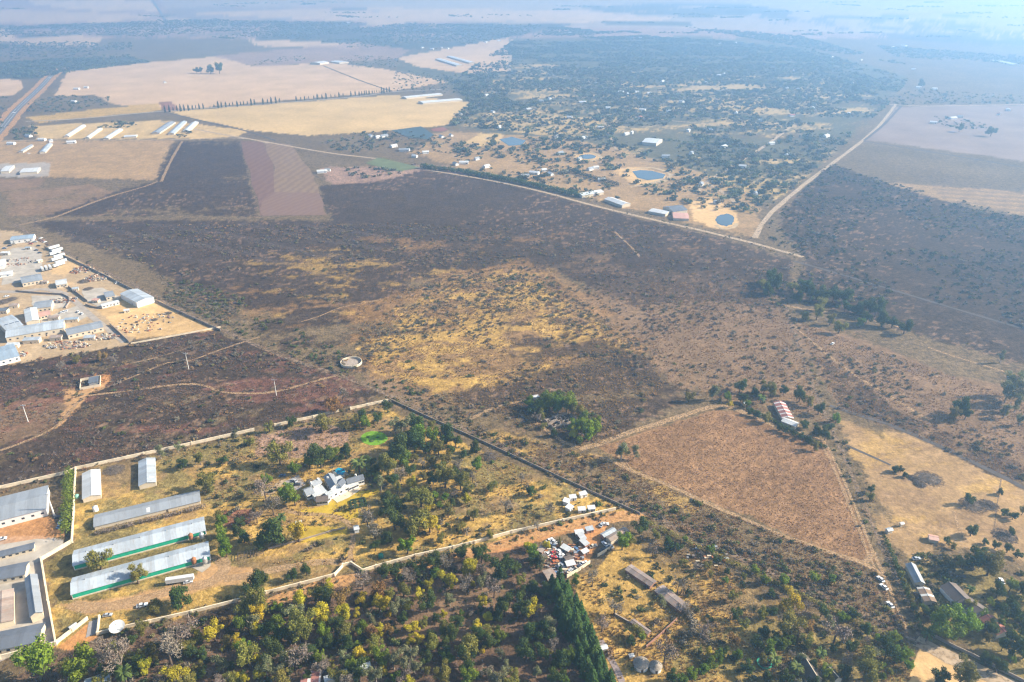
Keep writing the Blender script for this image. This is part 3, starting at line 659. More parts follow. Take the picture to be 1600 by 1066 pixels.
strip('verge_track', [(1226, 470), (1240, 520), (1268, 600), (1295, 660), (1330, 740), (1372, 840), (1410, 925), (1440, 1000)], 3, MATS['burnt_track'], .06, .3)
strip('contour_track', [(1240, 510), (1300, 560), (1350, 595), (1390, 620), (1440, 650)], 3, M_DIRT, .07, .5)
strip('firebreak', [(1296, 634), (1340, 648), (1400, 668), (1500, 712), (1600, 762), (1700, 806)], 4, MATS['dark_track'], .07, .2)
strip('paddock_fence_line', [(1322, 696), (1350, 708), (1392, 727)], 2.2, MATS['dark_track'], .07, .3)
strip('farm_access_track', [(1450, 543), (1500, 560), (1560, 578), (1620, 596)], 2.5, M_DIRT, .07, .3)
strip('tree_belt_track', [(1200, 470), (1250, 482), (1300, 488), (1360, 500), (1420, 515)], 3, M_DIRT, .07, .3)
strip('firebreak_line', [(1240, 408), (1300, 425), (1400, 455), (1500, 485), (1620, 520)], 4, MATS['dark_track'], .08, .3)
strip('estate_drive', [(548, 884), (548, 862), (552, 838), (545, 820), (530, 809), (500, 804), (470, 803), (445, 796), (432, 786)], 3.2, M_DIRT, .07, .15)
strip('estate_drive_branch', [(548, 880), (525, 878), (490, 880), (440, 888), (400, 898), (350, 905)], 5, M_DIRT, .075, .2)
strip('shed_drive', [(340, 868), (350, 890), (330, 910), (270, 922), (215, 940), (150, 950), (110, 944)], 7, M_DIRT, .08, .25)
strip('mansion_drive', [(408, 772), (425, 768), (436, 757), (448, 752)], 5, M_PALE, .09, .1)
strip('estate_road', [(400, 950), (470, 928), (530, 908), (580, 905), (650, 884), (720, 868), (800, 846), (880, 823), (985, 806), (1010, 812)], 8.5, M_ORANGE, .07, .25)
strip('works_road', [(100, 462), (118, 472), (135, 487), (150, 500), (170, 515), (195, 535)], 6, M_GREYROAD, .07, .1)
strip('works_street', [(-10, 456), (30, 456), (70, 452), (105, 461)], 7, M_GREYROAD, .08, .1)
strip('farm_gate_road', [(1432, 1000), (1465, 1018), (1520, 1044), (1600, 1082)], 9, M_PALE, .07, .15)
strip('garden_path', [(938, 1000), (950, 1022), (963, 1045), (972, 1066)], 3.2, mat('brick_path', (.26, .2, .18), .9, .2, 1), .08, .05)
strip('paddock_fence', [(1564, 748), (1561, 770), (1557, 796), (1552, 840)], .8, MATS['burnt_track'], .07, .3)
strip('paddock_track', [(1490, 798), (1500, 830), (1512, 848)], 2, M_DIRT, .07, .3)

# ponds, pool, fields, lawns
M_WATER = mat('dam_water', (0.055, 0.085, 0.10), .16, .3, .03, spec=.5)
for nm, pts, lab in [('dam', [(988, 268), (1000, 266), (1018, 267), (1040, 273), (1036, 279), (1012, 282), (996, 278)], 'blue square farm dam with a sandy bank'),
                ('pond', ellipse(1133, 344, 15.5, 10, 22, .28), 'round blue dam beside the sandy clearing'),
                ('pond', ellipse(918, 245, 13, 3.6, 20, .1), 'small oval pond with a pale rim'),
                ('dam', [(780, 218), (800, 214), (822, 220), (815, 227), (795, 228)], 'blue dam beside the yellow lawn in the suburb')]:
    o = sheet(nm, pts, M_WATER, .12, wob=0)
    o['label'] = lab
strip('pond_bank', [(896, 243), (906, 238), (922, 237), (940, 246), (930, 251), (910, 251), (897, 246)], 5, mat('pale_sand', (.42, .31, .18), 1, .2, .1, spec=0), .1, .3)
strip('dam_bank', [(1151, 349), (1146, 356), (1130, 358), (1118, 352)], 5, MATS['pale_sand'], .1, .3)
strip('dam_wall_bank', [(985, 266), (1018, 262), (1046, 272), (1040, 283), (1010, 288)], 6, MATS['pale_sand'], .09, .3)

def row_field(name, pts, c1, c2, ang, per, z=.05):
    m = bpy.data.materials.new(name); m.use_nodes = True
    nt = m.node_tree; N = nt.nodes; L = nt.links; b = N['Principled BSDF']; b.inputs['Roughness'].default_value = 1; b.inputs['Specular IOR Level'].default_value = 0
    geo = N.new('ShaderNodeNewGeometry'); mp = N.new('ShaderNodeMapping'); mp.inputs['Rotation'].default_value[2] = ang
    L.new(geo.outputs['Position'], mp.inputs['Vector'])
    w = N.new('ShaderNodeTexWave'); w.inputs['Scale'].default_value = 0.31416 / per * 1.0; w.inputs['Distortion'].default_value = 4; w.inputs['Detail'].default_value = 4; w.inputs['Detail Scale'].default_value = 2.5
    L.new(mp.outputs[0], w.inputs['Vector'])
    n = N.new('ShaderNodeTexNoise'); n.inputs['Scale'].default_value = .03; n.inputs['Detail'].default_value = 8; n.inputs['Roughness'].default_value = .7
    L.new(geo.outputs['Position'], n.inputs['Vector'])
    mx = N.new('ShaderNodeMix'); mx.data_type = 'RGBA'; mx.inputs['A'].default_value = (*c1, 1); mx.inputs['B'].default_value = (*c2, 1)
    mu = N.new('ShaderNodeMath'); mu.operation = 'MULTIPLY'; L.new(w.outputs['Fac'], mu.inputs[0]); L.new(n.outputs['Fac'], mu.inputs[1])
    L.new(mu.outputs[0], mx.inputs['Factor']); L.new(mx.outputs['Result'], b.inputs['Base Color'])
    return sheet(name, pts, m, z, wob=2.2)
row_field('ploughed_field', [(376, 221), (412, 222), (428, 262), (430, 334), (409, 337)], (.15, .085, .06), (.20, .12, .085), .1, 14)
row_field('vegetable_field', [(412, 222), (455, 226), (488, 272), (500, 300), (478, 334), (430, 334), (428, 262)], (.18, .115, .075), (.27, .19, .105), .1, 14, .08)
row_field('tilled_field', [(430, 300), (500, 302), (510, 336), (410, 338), (406, 318)], (.18, .11, .08), (.22, .14, .095), .4, 11, .12)
sheet('net_field', [(612, 204), (658, 198), (678, 211), (668, 218), (640, 216)], mat('shade_net', (.045, .075, .085), .8, .2, .05), .5)
sheet('red_paddock', [(673, 202), (692, 199), (700, 203), (690, 206), (676, 205)], mat('red_soil', (.24, .10, .07), 1, .2, .05, spec=0), .3)
sheet('lucerne_field', [(572, 256), (590, 247), (640, 258), (655, 263), (622, 268)], mat('lucerne', (.13, .15, .07), 1, .25, .05, spec=0), .3)
sheet('oval_lawn', ellipse(584.5, 685, 21, 11, 32, .06), mat('green_lawn', (.15, .29, .022), 1, .5, .35, spec=0), .06)['label'] = 'bright green oval lawn in the dry estate garden'
for (px, py, w_) in ((575, 683, 1.4), (581, 689, 2.0), (590, 684, 1.1)):
    q = G(px, py)
    bq = MB().lathe([(w_, 0), (w_ * .8, .4), (0.1, .7)], 8)
    o = bq.build('flower_bed', mat('flower_bed', (.06, .1, .02), 1, .4, 2)); o.location = q + Vector((0, 0, .06))
    tag(o, cat='flower bed', group='flower beds on the oval lawn'); later_label(o, 'small dark planted bed on the grass', px, py)
# industrial and compound hard standings
M_CONC = mat('concrete', (0.40, 0.35, 0.285), .9, .3, .12, spec=.1)
M_PAVE = mat('block_paving', (0.30, 0.27, 0.25), .9, .15, .8, spec=.1)
sheet('compound_paving', [(-40, 858), (58, 842), (98, 846), (99, 853), (66, 873), (88, 1004), (60, 1012), (-40, 1034)], M_CONC, .05)
sheet('compound_driveway', [(54, 880), (66, 877), (87, 1003), (72, 1006)], M_PAVE, .1)
sheet('gate_apron', [(139, 972), (155, 967), (151, 990), (134, 997)], M_PAVE, .09)
sheet('trailer_yard', [(2, 402), (20, 388), (55, 385), (66, 400), (62, 425), (40, 440), (5, 445)], M_CONC, .05, wob=1.5)
sheet('works_yard', [(50, 462), (100, 462), (108, 470), (104, 480), (60, 488), (50, 476)], M_CONC, .055, wob=.6)
sheet('works_yard', [(100, 485), (120, 478), (138, 494), (120, 503), (70, 512), (62, 500)], M_CONC, .055, wob=.6)
sheet('warehouse_yard', [(128, 452), (160, 450), (188, 464), (180, 478), (158, 482), (132, 468)], M_CONC, .05, wob=.8)
sheet('silo_slab', [(298, 886), (305, 872), (330, 872), (329, 885), (316, 895)], M_CONC, .09)

# ------------------------------------------------------------------ trees
def rv(k=1.0):
    v = Vector(rng.normal(size=3)); v.normalize(); return v * k
def leaf_quads(mb, lobes, n, size, jit=0.7, flat=1.0, shell=0.35):
    """leaf clumps spread through the volume of a few uneven lobes, most of them near the outside"""
    wts = np.array([l[3] ** 2 for l in lobes]); wts = wts / wts.sum()
    pick = rng.choice(len(lobes), n, p=wts)
    for k in pick:
        cx, cy, cz, r = lobes[k]
        d = rv(); rr = r * (1 - shell * rng.random() ** 1.6) * (0.86 + .28 * rng.random())
        p = Vector((cx, cy, cz)) + Vector((d.x * rr, d.y * rr, d.z * rr * flat))
        if rng.random() < .14: p = p * 1.07
        nrm = (d + rv(jit)).normalized(); a = nrm.orthogonal().normalized()
        a = Matrix.Rotation(rng.random() * 6.28, 3, nrm) @ a; c = nrm.cross(a)
        s = size * (0.6 + .8 * rng.random()); t = s * (.55 + .5 * rng.random())
        mb.add([p - a * s - c * t * .3, p + c * t, p + a * s + c * t * .2, p - c * t * .9], [(0, 1, 2, 3)])
def tri_tube(mb, p, q, r0, r1): mb.tube(p, q, r0, r1, 4, False)
def trunk_mesh(hc, spread=.55, r=.085, limbs=5):
    mb = MB(); top = Vector((rng.normal() * .05, rng.normal() * .05, hc * .62))
    mb.tube((0, 0, -.06), top * .5, r * 1.25, r * .9, 7, False); mb.tube(top * .5, top, r * .9, r * .7, 7, False)
    for i in range(limbs):
        a = i * 6.283 / limbs + rng.random(); q = top + Vector((math.cos(a) * spread * .5, math.sin(a) * spread * .5, hc * .25 + rng.random() * .1))
        mb.tube(top * .93, q, r * .55, r * .35, 5, False)
        for j in range(2):
            e = q + Vector((math.cos(a + j - .5) * spread * .45, math.sin(a + j - .5) * spread * .45, hc * .18 + rng.random() * .15))
            mb.tube(q, e, r * .33, r * .12, 4, False)
    return mb
def lobes_round(n, hc, flat=.8):
    L_ = [(rng.normal() * .12, rng.normal() * .12, hc - .05, .52)]
    sx, sy = rng.uniform(.8, 1.15), rng.uniform(.8, 1.15)
    for i in range(n):
        a = rng.random() * 6.283; z = rng.uniform(-.55, .75); rr = rng.uniform(.3, .85) * math.cos(z * .8)
        L_.append((math.cos(a) * rr * sx, math.sin(a) * rr * sy, hc + z * flat, rng.uniform(.18, .42)))
    return L_
M_BARK = mat('bark', (.12, .085, .06), 1, .3, 3, spec=0)
M_PBARK = mat('pale_bark', (.32, .26, .2), 1, .3, 3, spec=0)
def leafmat(n, c, tr=.3): return mat(n, c, .75, .22, .6, objvar=.22, hue=.018, trans=tr, spec=.12)
LM = {'y': leafmat('yellow_leaf', (.46, .38, .024)), 'g': leafmat('green_leaf', (.16, .22, .02)), 'd': leafmat('dark_leaf', (.07, .10, .022)),
      'o': leafmat('olive_leaf', (.21, .19, .04)), 'u': leafmat('gum_leaf', (.20, .20, .09)), 'r': leafmat('rust_leaf', (.30, .17, .055)),
      'p': leafmat('pine_needle', (.045, .09, .016), .15), 'm': leafmat('palm_leaf', (.11, .15, .035)), 'c': leafmat('cypress_leaf', (.026, .042, .018), .15),
      'v': leafmat('vivid_leaf', (.20, .27, .02))}
M_TWIG = mat('grey_twig', (.22, .175, .135), 1, .25, 2, objvar=.2, hue=.02, spec=0)
TREES = {}
def variants(kind):
    if kind in TREES: return TREES[kind]
    out = []
    for v in range({'d': 4, 'g': 4, 'o': 4, 'b': 4, 'y': 4}.get(kind, 3)):
        hc = 1.05
        if kind == 'b':
            mb = MB()
            def grow(p, d, l, r, lev):
                q = p + d * l; mb.tube(p, q, r, r * .62, 4 if lev > 1 else 5, False)
                if lev >= 5: return
                for i in range(3 if lev < 4 else 4):
                    nd = (d + rv(.75) + Vector((0, 0, .05))).normalized(); grow(q, nd, l * rng.uniform(.6, .82), max(r * .58, .013), lev + 1)
            grow(Vector((0, 0, -.05)), Vector((0, 0, 1)), .62, .075, 1)
            vs = np.array(mb.v); top = vs[:, 2].max(); rad = np.percentile(np.hypot(vs[:, 0], vs[:, 1]), 97)
            vs[:, :2] /= rad; vs[:, 2] *= 2.05 / top
            mb.v = [tuple(p) for p in vs]
            tr = MB(); tr.tube((0, 0, -.06), (0, 0, .75), .09, .06, 7, False)
            tw = MB(); L_ = lobes_round(8, 1.3)
            leaf_quads(tw, L_, 900, .05, 1.5, .8, .8)
            k = len(mb.v); mb.v += tw.v; mb.f += [tuple(i + k for i in f) for f in tw.f]; mb.mi += tw.mi
            out.append((tr.mesh('bare_trunk', M_BARK, True), mb.mesh('bare_crown', M_TWIG), 1.3)); continue
        if kind == 'p':
            mb = MB()
            for lev in range(15):
                t = lev / 14; z = .5 + 3.5 * t; rr = (1.0 - t) ** .8 * 1.0 + .08
                for i in range(int(46 * rr) + 12):
                    a = rng.random() * 6.283; q = rr * (.35 + .65 * rng.random() ** .6); s = .2 * (1 - .4 * t) * (0.6 + .8 * rng.random())
                    p = Vector((math.cos(a) * q, math.sin(a) * q, z - q * .22 + rng.normal() * .07)); o_ = Vector((math.cos(a), math.sin(a), -.25)); sd_ = Vector((-math.sin(a), math.cos(a), rng.normal() * .4))
                    mb.add([p - o_ * s, p + sd_ * s * .6, p + o_ * s * 1.1, p - sd_ * s * .6 + Vector((0, 0, .05))], [(0, 1, 2, 3)])
            tr = MB(); tr.tube((0, 0, -.1), (0, 0, 3.6), .1, .02, 7, False)
            out.append((tr.mesh('pine_trunk', M_BARK, True), mb.mesh('pine_crown', LM['p']), 2.0)); continue
        if kind == 'c':
            mb = MB()
            for i in range(420):
                z = rng.random(); rr = 1.0 * math.sin(math.pi * (z * .86 + .14)) ** .6 * (1 - z * .35); a = rng.random() * 6.283
                p = Vector((math.cos(a) * rr, math.sin(a) * rr, .3 + z * 5.2)); n_ = Vector((math.cos(a), math.sin(a), .3)) + rv(.5); n_.normalize(); t = n_.orthogonal().normalized(); u_ = n_.cross(t); s = rng.uniform(.16, .34)
                mb.add([p - t * s * .5, p + u_ * s, p + t * s * .5, p - u_ * s], [(0, 1, 2, 3)])
            tr = MB(); tr.tube((0, 0, -.2), (0, 0, 4.2), .22, .05, 6, False)
            out.append((tr.mesh('cypress_trunk', M_BARK, True), mb.mesh('cypress_crown', LM['c']), 2.7)); continue
        if kind == 'm':
            mb = MB(); hc = 1.7
            for i in range(26):
                a = i * 2.399 + rng.normal() * .1; el = rng.uniform(-.3, 1.1); prev = Vector((0, 0, hc)); d = Vector((math.cos(a) * math.cos(el), math.sin(a) * math.cos(el), math.sin(el))); side = Vector((-math.sin(a), math.cos(a), 0))
                for k in range(6):
                    q = prev + d * .19; d = (d + Vector((0, 0, -.24))).normalized(); w0 = .05 + .13 * math.sin(math.pi * (k + .3) / 6.6); w1 = .05 + .13 * math.sin(math.pi * (k + 1.3) / 6.6)
                    dz = Vector((0, 0, .06))
                    mb.add([prev - side * w0 - dz, prev, q, q - side * w1 - dz], [(0, 1, 2, 3)]); mb.add([prev, prev + side * w0 - dz, q + side * w1 - dz, q], [(0, 1, 2, 3)]); prev = q
            tr = MB(); tr.tube((0, 0, -.05), (.05, 0, hc * .5), .12, .085, 8, False); tr.tube((.05, 0, hc * .5), (0, 0, hc), .085, .1, 8, False)
            out.append((tr.mesh('palm_trunk', M_BARK, True), mb.mesh('palm_crown', LM['m']), hc)); continue
        if kind == 'u':
            hc = 1.7; L_ = [(rng.normal() * .32, rng.normal() * .32, rng.uniform(.9, 2.5), rng.uniform(.25, .42)) for _ in range(15)]
            mb = MB(); leaf_quads(mb, L_, 2000, .062, .8, .9, .6); tr = trunk_mesh(1.9, .5, .07, 5)
            out.append((tr.mesh('gum_trunk', M_PBARK, True), mb.mesh('gum_crown', LM['u']), hc)); continue
        nl = {'d': 13, 'g': 13, 'o': 11, 'y': 9, 'r': 10, 'v': 10}[kind]
        L_ = lobes_round(nl, hc, 1.0 if v % 2 else .75)
        mb = MB(); leaf_quads(mb, L_, 3000, .058 if kind != 'o' else .052, .8, .9, .5)
        out.append((trunk_mesh(hc).mesh('tree_trunk', M_BARK, True), mb.mesh('tree_crown', LM[kind]), hc))
    TREES[kind] = out
    return out
DESC = {'y': ('yellow_tree', 'yellow-green leafy tree'), 'g': ('leafy_tree', 'mid-green rounded tree'), 'd': ('evergreen_tree', 'dark evergreen tree'), 'o': ('olive_tree', 'olive-brown feathery tree'),
        'u': ('gum_tree', 'pale grey-green gum tree'), 'r': ('autumn_tree', 'rust-orange autumn tree'), 'b': ('bare_tree', 'leafless grey winter tree'), 'p': ('pine_tree', 'tall dark pine'),
        'm': ('palm_tree', 'feathery green palm'), 'c': ('cypress_tree', 'narrow dark cypress'), 'v': ('bright_tree', 'bright lime-green tree')}
GRP = {'y': 'yellow-green trees', 'g': 'mid-green trees', 'd': 'dark evergreen trees', 'o': 'olive-brown trees', 'u': 'grey-green gum trees', 'r': 'rust-coloured trees',
       'b': 'leafless winter trees', 'p': 'tall pines in the row', 'm': 'palms', 'c': 'cypresses of the avenue', 'v': 'lime-green trees'}
NTREE = [0]
def tree(px, py, rpx, kind, fixed_r=None):
    if not fixed_r: rpx *= 1.0 if kind == 'p' else 1.16
    V = variants(kind); tm, cm, hc = V[NTREE[0] % len(V)]; NTREE[0] += 1
    Rm = fixed_r or rpx * depth(px, py) / FPX
    base = G(px, py, hc * Rm)
    Rm = fixed_r or rpx * (ray(px, py).length * 0 + depth(px, py) * (1 - hc * Rm / CAMH)) / FPX
    name, desc = DESC[kind]
    zs = rng.uniform(.95, 1.35) if kind not in 'pcmu' else rng.uniform(.9, 1.15)
    o = thing(name, None, 'tree', (base.x, base.y, float(hill(base.x, base.y))), rng.random() * 6.28, GRP[kind], (Rm * rng.uniform(.95, 1.08), Rm * rng.uniform(.92, 1.05), Rm * zs))
    link('trunk', tm, o); link('crown', cm, o)
    later_label(o, desc, px, py)
    return o
TREE_LIST = '''
61,1037,28,g 127,1036,25,v 186,1030,22,b 193,1053,11,m 227,1043,11,y 274,1050,17,y 261,1014,21,b 160,1008,14,b 284,990,20,b 222,981,11,o 239,947,13,o 280,934,17,d
153,874,17,o 213,900,13,o 346,815,9,g 345,831,9,g 349,845,10,g 352,860,11,g 342,803,8,o 333,990,14,y 300,1018,10,d 308,1041,9,o 318,1052,8,d 356,970,10,r 378,975,12,g 345,1030,13,u 362,1058,12,o
388,1028,18,o 385,955,14,o 396,915,14,d 388,938,15,o 345,1062,11,b 235,1012,10,o 205,1000,8,d 300,1060,9,d 250,1060,10,b 415,985,12,d 372,1005,10,y 355,1000,9,o 380,1058,10,y
406,908,12,d 407,939,17,o 402,959,12,y 465,940,15,y 494,929,10,o 514,915,8,y 499,956,17,y 533,935,14,r 537,961,13,y 564,935,9,y 566,907,12,b 593,946,13,y 593,925,13,r 603,893,12,d 618,893,9,d
637,896,11,b 679,878,12,d 680,895,8,g 654,888,10,d 696,878,10,b 720,862,11,d 752,866,14,d 784,886,18,d 656,929,9,y 671,916,8,y 703,935,9,u 627,940,9,u 644,978,11,y 593,986,9,y 580,990,10,r 608,984,9,r
433,949,8,v 447,956,9,d 433,971,14,g 458,964,10,u 470,984,20,o 438,996,13,d 425,1017,15,d 468,1022,18,b 500,1027,10,g 415,1042,12,u 402,1029,9,y 440,1056,14,o 405,1056,9,y 531,1060,13,o 561,1019,12,y
541,989,14,o 541,1006,12,d 526,979,12,d 538,1027,9,u 586,1006,14,o 596,1027,14,g 614,1029,12,u 586,1052,14,u 561,1052,15,d 629,1054,14,b 641,1016,14,u 641,999,8,y 654,996,9,y 647,1040,9,u
676,1004,13,o 701,994,13,d 729,1012,19,o 742,979,9,y 762,964,8,y 759,989,11,o 782,1019,9,u 691,1057,14,o 714,974,12,d 661,974,8,o 788,949,15,d 727,914,13,b 772,919,13,b 586,919,8,u 815,950,14,d 830,985,14,d
730,1045,12,d 760,1050,10,b 480,1058,8,d 515,1000,11,d 620,1058,10,g 665,1030,9,d 700,1030,9,g 790,1045,9,u 822,1018,15,d 855,990,13,d 845,1020,12,d 875,1030,14,d 868,1060,12,d 805,1052,9,o 838,1046,9,u 880,1054,8,g
833,866,10,g 825,853,8,y 854,853,6,y 873,849,5,o 838,877,11,d 847,876,8,u 805,887,9,d 833,914,11,d 973,848,12,v 1001,823,12,d 986,838,9,o 899,908,7,g 813,905,9,o 850,925,9,d
926,904,11,b 961,946,13,b 941,974,12,b 1040,1018,17,b 996,986,10,o 986,999,8,d 1003,996,7,g 1036,939,8,u 1051,1059,9,d 1081,1054,9,g 1099,1047,9,g 1111,1037,9,g 1123,1028,8,g 1106,1020,7,y 1129,1019,9,d 1154,1024,8,g
1169,1044,10,d 1147,999,10,r 1184,1006,10,d 1162,974,9,o 1066,1062,8,g 1075,950,9,b 1100,985,11,b 1060,915,10,b 1020,860,9,b 1045,850,9,d 1025,835,8,o
1241,939,14,y 1225,949,8,y 1238,979,20,o 1263,979,11,r 1308,984,20,b 1285,954,10,d 1260,1001,11,o 1273,903,9,g 1210,1029,9,m 1245,1042,10,m 1283,1019,8,m 1356,1042,23,o 1386,1019,13,d 1411,1024,13,g 1363,1019,11,u 1421,1039,9,g
1476,974,24,g 1509,969,19,g 1489,949,12,d 1466,954,11,d 1451,989,9,m 1446,954,9,d 1548,883,17,o 1524,878,14,d 1504,878,9,o 1538,872,10,d 1517,919,6,m 1549,979,12,d 1577,959,12,d 1584,941,11,d 1597,919,9,d 1587,1011,16,d 1598,984,12,d
1469,1057,14,d 1504,1054,19,o 1519,829,9,d 1408,898,5,o 1413,908,5,o 1418,921,5,o 1424,937,6,o 1428,950,6,d 1212,1000,11,d 1195,985,10,d 1330,1010,10,d 1335,960,8,d 1230,1060,9,d 1200,1055,9,d 1190,960,9,o 1225,905,8,g
1150,960,9,d 1145,935,8,o 1320,1052,10,d 1560,925,9,d 1560,1040,12,d 1540,1030,9,d 1300,905,7,g 1180,890,7,g 1110,858,7,g 1205,925,7,d
435,708,17,o 460,732,10,g 417,750,8,g 447,772,13,g 460,780,10,g 500,714,16,d 517,707,11,g 540,702,10,d 560,722,11,m 577,722,9,d 624,708,17,d 625,694,15,d 647,692,15,d 652,677,13,g 675,684,12,g 697,679,14,d 650,662,12,d
627,657,14,u 502,662,14,o 565,649,9,d 555,657,8,o 605,637,7,d 535,617,9,b 520,632,12,r 605,729,14,o 595,754,8,u 590,744,7,g 605,774,11,d 610,787,13,d 642,754,9,y 657,777,17,o 695,747,15,o 720,752,14,o 730,764,11,o
730,779,8,y 670,794,9,y 695,717,10,o 715,724,9,b 625,739,10,b 742,699,8,d 660,722,8,b 412,762,13,b 425,789,13,b 425,831,21,d 465,833,14,y 438,808,8,m 651,810,23,o 671,818,14,y 585,828,12,b 573,808,12,b 586,853,8,d
636,853,13,v 478,892,8,d 456,901,8,d 616,813,15,d 604,840,10,d 640,735,9,d 483,722,9,g 530,716,8,d 632,715,11,g 665,700,9,d 685,700,10,o 712,690,9,d 675,665,8,o 590,655,7,d 540,665,7,o 600,800,9,d 625,790,10,d 640,830,9,d
325,750,16,o 347,719,8,d 312,719,7,o 285,726,8,d 248,704,8,u 277,697,6,u 365,677,6,u 160,557,7,r 175,560,6,b 120,560,6,o 95,572,6,b 390,690,7,o 420,668,7,o 455,660,7,d 380,838,10,d 400,805,10,b 375,815,8,d 405,850,9,d 370,830,8,d
740,805,9,o 790,790,9,b 770,760,8,o 830,765,9,d 815,745,7,b 700,800,9,o 720,820,8,o 860,795,8,b 765,835,7,o 840,820,7,b 690,840,8,o
858,627,14,g 886,630,15,v 875,622,11,d 920,672,13,v 872,636,10,g 846,634,10,g 832,640,8,d 898,668,9,g 893,640,9,o 846,648,8,o 838,652,7,b 850,664,6,o 865,676,6,d 905,690,6,g 912,656,9,g 932,662,9,v 926,676,9,v 867,617,7,o 827,628,8,g 845,630,8,d 920,668,16,v 920,682,8,v 897,677,7,y 907,642,9,o 903,660,7,d 838,640,7,o 850,618,6,g 972,697,13,u 992,704,8,u 1077,619,8,o 1115,609,10,u 1137,621,6,g 1140,632,5,y 1162,622,7,d
1157,604,9,d 1172,643,5,d 1184,646,6,d 1198,652,8,o 1195,607,9,o 1190,620,6,m 1205,612,8,o 1250,619,9,d 1265,627,8,o 1257,662,7,d 1277,674,8,d 1290,680,8,d 1275,697,7,o 1307,654,7,g 1218,668,5,d 1228,672,5,d 1240,677,5,d 1252,682,5,d
1264,688,5,d 1225,610,7,d 1280,640,8,d 1295,668,8,d 1180,612,7,d 1168,632,5,g
1500,637,10,d 1510,646,9,d 1492,648,8,o 1565,557,6,u 1585,594,14,u 1577,607,13,u 1597,614,12,u 1597,652,8,u 1572,640,8,u 1590,628,9,u 1400,732,6,d 1360,777,6,o 1515,782,7,d 1362,765,6,d 1563,768,5,d 1570,800,6,d 1584,806,6,d 1580,830,6,d 1540,846,5,d 1556,852,6,d 1575,858,6,d 1592,866,6,d 1598,800,5,o 1480,845,5,d 1490,852,6,o 1408,733,5,d 1415,741,5,d
1205,433,9,d 1210,446,10,d 1190,440,8,o 1200,452,9,d 1257,448,11,d 1267,458,10,d 1287,458,12,d 1285,476,9,o 1303,462,9,d 1320,463,11,d 1322,478,8,d 1342,481,11,d 1360,478,12,d 1370,483,11,d 1345,506,6,g 1380,498,11,d 1355,496,8,d 1415,511,10,d 1260,491,8,o 1277,491,8,o
1312,511,9,o 1298,500,7,o 1240,445,8,o 1248,463,8,d 1395,505,7,d
306,110,3.5,d 313,109,4.5,d 328,107,6,d 342,107,6,d 1500,200,5,d 1550,204,7,d 1440,130,5,d 1335,140,5,d
'''
def plant_list():
    for t in TREE_LIST.split():
        px, py, r, k = t.split(',')
        tree(float(px), float(py), float(r), k)
    # the row of tall pines beside the pasture
    L_ = [(875, 905), (890, 918), (868, 922), (884, 935), (900, 940), (876, 946), (893, 955), (908, 958), (884, 965), (900, 972), (915, 975), (893, 985), (908, 990), (922, 992), (900, 1003), (916, 1008),
          (930, 1010), (908, 1021), (924, 1025), (938, 1028), (917, 1040), (932, 1044), (946, 1046), (940, 1060), (925, 1058), (862, 908), (955, 1062)]
    for px, py in L_: tree(px + rng.normal() * 1.5, py + rng.normal() * 1.5, rng.uniform(7.5, 13.5), 'p')
    # cypress avenue between the two straw fields
    A = [(258, 172.5), (330, 167), (400, 161), (480, 154.5), (560, 147.5), (608, 142)]
    wp = [G(*p) for p in A]; tot = 62
    for i in range(tot):
        if i in (11, 12, 25, 31, 32, 33, 46): continue
        t = i / (tot - 1) * (len(A) - 1); k = min(int(t), len(A) - 2); p = wp[k].lerp(wp[k + 1], t - k)
        px, py = pix(p.x, p.y, 0)
        tree(px + rng.normal() * .5, py - 1.5, 2, 'c', fixed_r=rng.uniform(1.3, 3.1))

# ------------------------------------------------------------------ buildings
M_WHITE = mat('white_plaster', (.74, .71, .65), .85, .08, .6, spec=.2)
M_CREAM = mat('cream_plaster', (.60, .50, .36), .85, .12, .5, spec=.2)
M_BRICK = mat('brick_wall', (.32, .17, .11), .9, .2, 1, spec=.1)
M_GLASS = mat('dark_glass', (.03, .035, .045), .12, .1, 1, spec=.6)
M_DOOR = mat('dark_door', (.09, .07, .055), .7, .2, 1)
M_GREEN = mat('green_curtain', (.012, .36, .21), .7, .2, .5)
M_STEEL = mat('galvanised_steel', (.46, .47, .47), .45, .12, 1, metal=.5)
M_RUST = mat('rusty_steel', (.33, .135, .055), .8, .3, 2)
RF = {'zinc': sheet_roof('zinc_roof', (.40, .44, .47), (.26, .22, .18), patch=.2), 'grey': sheet_roof('grey_roof', (.27, .29, .31), (.2, .19, .18)), 'slate': sheet_roof('slate_roof', (.13, .145, .17), (.1, .1, .1), .6),
      'white': sheet_roof('white_roof', (.60, .60, .58), (.45, .42, .38)), 'brown': sheet_roof('brown_roof', (.15, .115, .095), (.1, .08, .07), .8), 'red': sheet_roof('red_roof', (.34, .12, .08), (.2, .1, .08), .8),
      'stripe': sheet_roof('striped_red_roof', (.36, .15, .12), (.25, .12, .1), .7, stripe=(.72, .66, .6)), 'tanstripe': sheet_roof('striped_tan_roof', (.24, .16, .10), (.2, .12, .08), .8, stripe=(.7, .68, .62)),
      'pink': sheet_roof('pink_roof', (.55, .30, .22), (.4, .25, .2)), 'pale': sheet_roof('pale_roof', (.56, .58, .57), (.4, .38, .36)), 'thatch': mat('thatch', (.115, .095, .075), 1, .35, 2.5, bump=.12, spec=0),
      'blue': sheet_roof('blue_grey_roof', (.30, .37, .43), (.2, .2, .2)), 'rusty': sheet_roof('rusty_roof', (.34, .27, .22), (.28, .12, .06), .8, patch=.3)}
def frame(A, B, C, eave):
    a, b, c = G(*A, eave), G(*B, eave), G(*C, eave)
    u = (b - a); L_ = u.length; u.normalize(); v = Vector((-u.y, u.x, 0)); w = (c - b).dot(v)
    ctr = (a + b) / 2 + v * (w / 2); ctr.z = 0
    return ctr, math.atan2(u.y, u.x), L_, abs(w), (1 if w > 0 else -1)
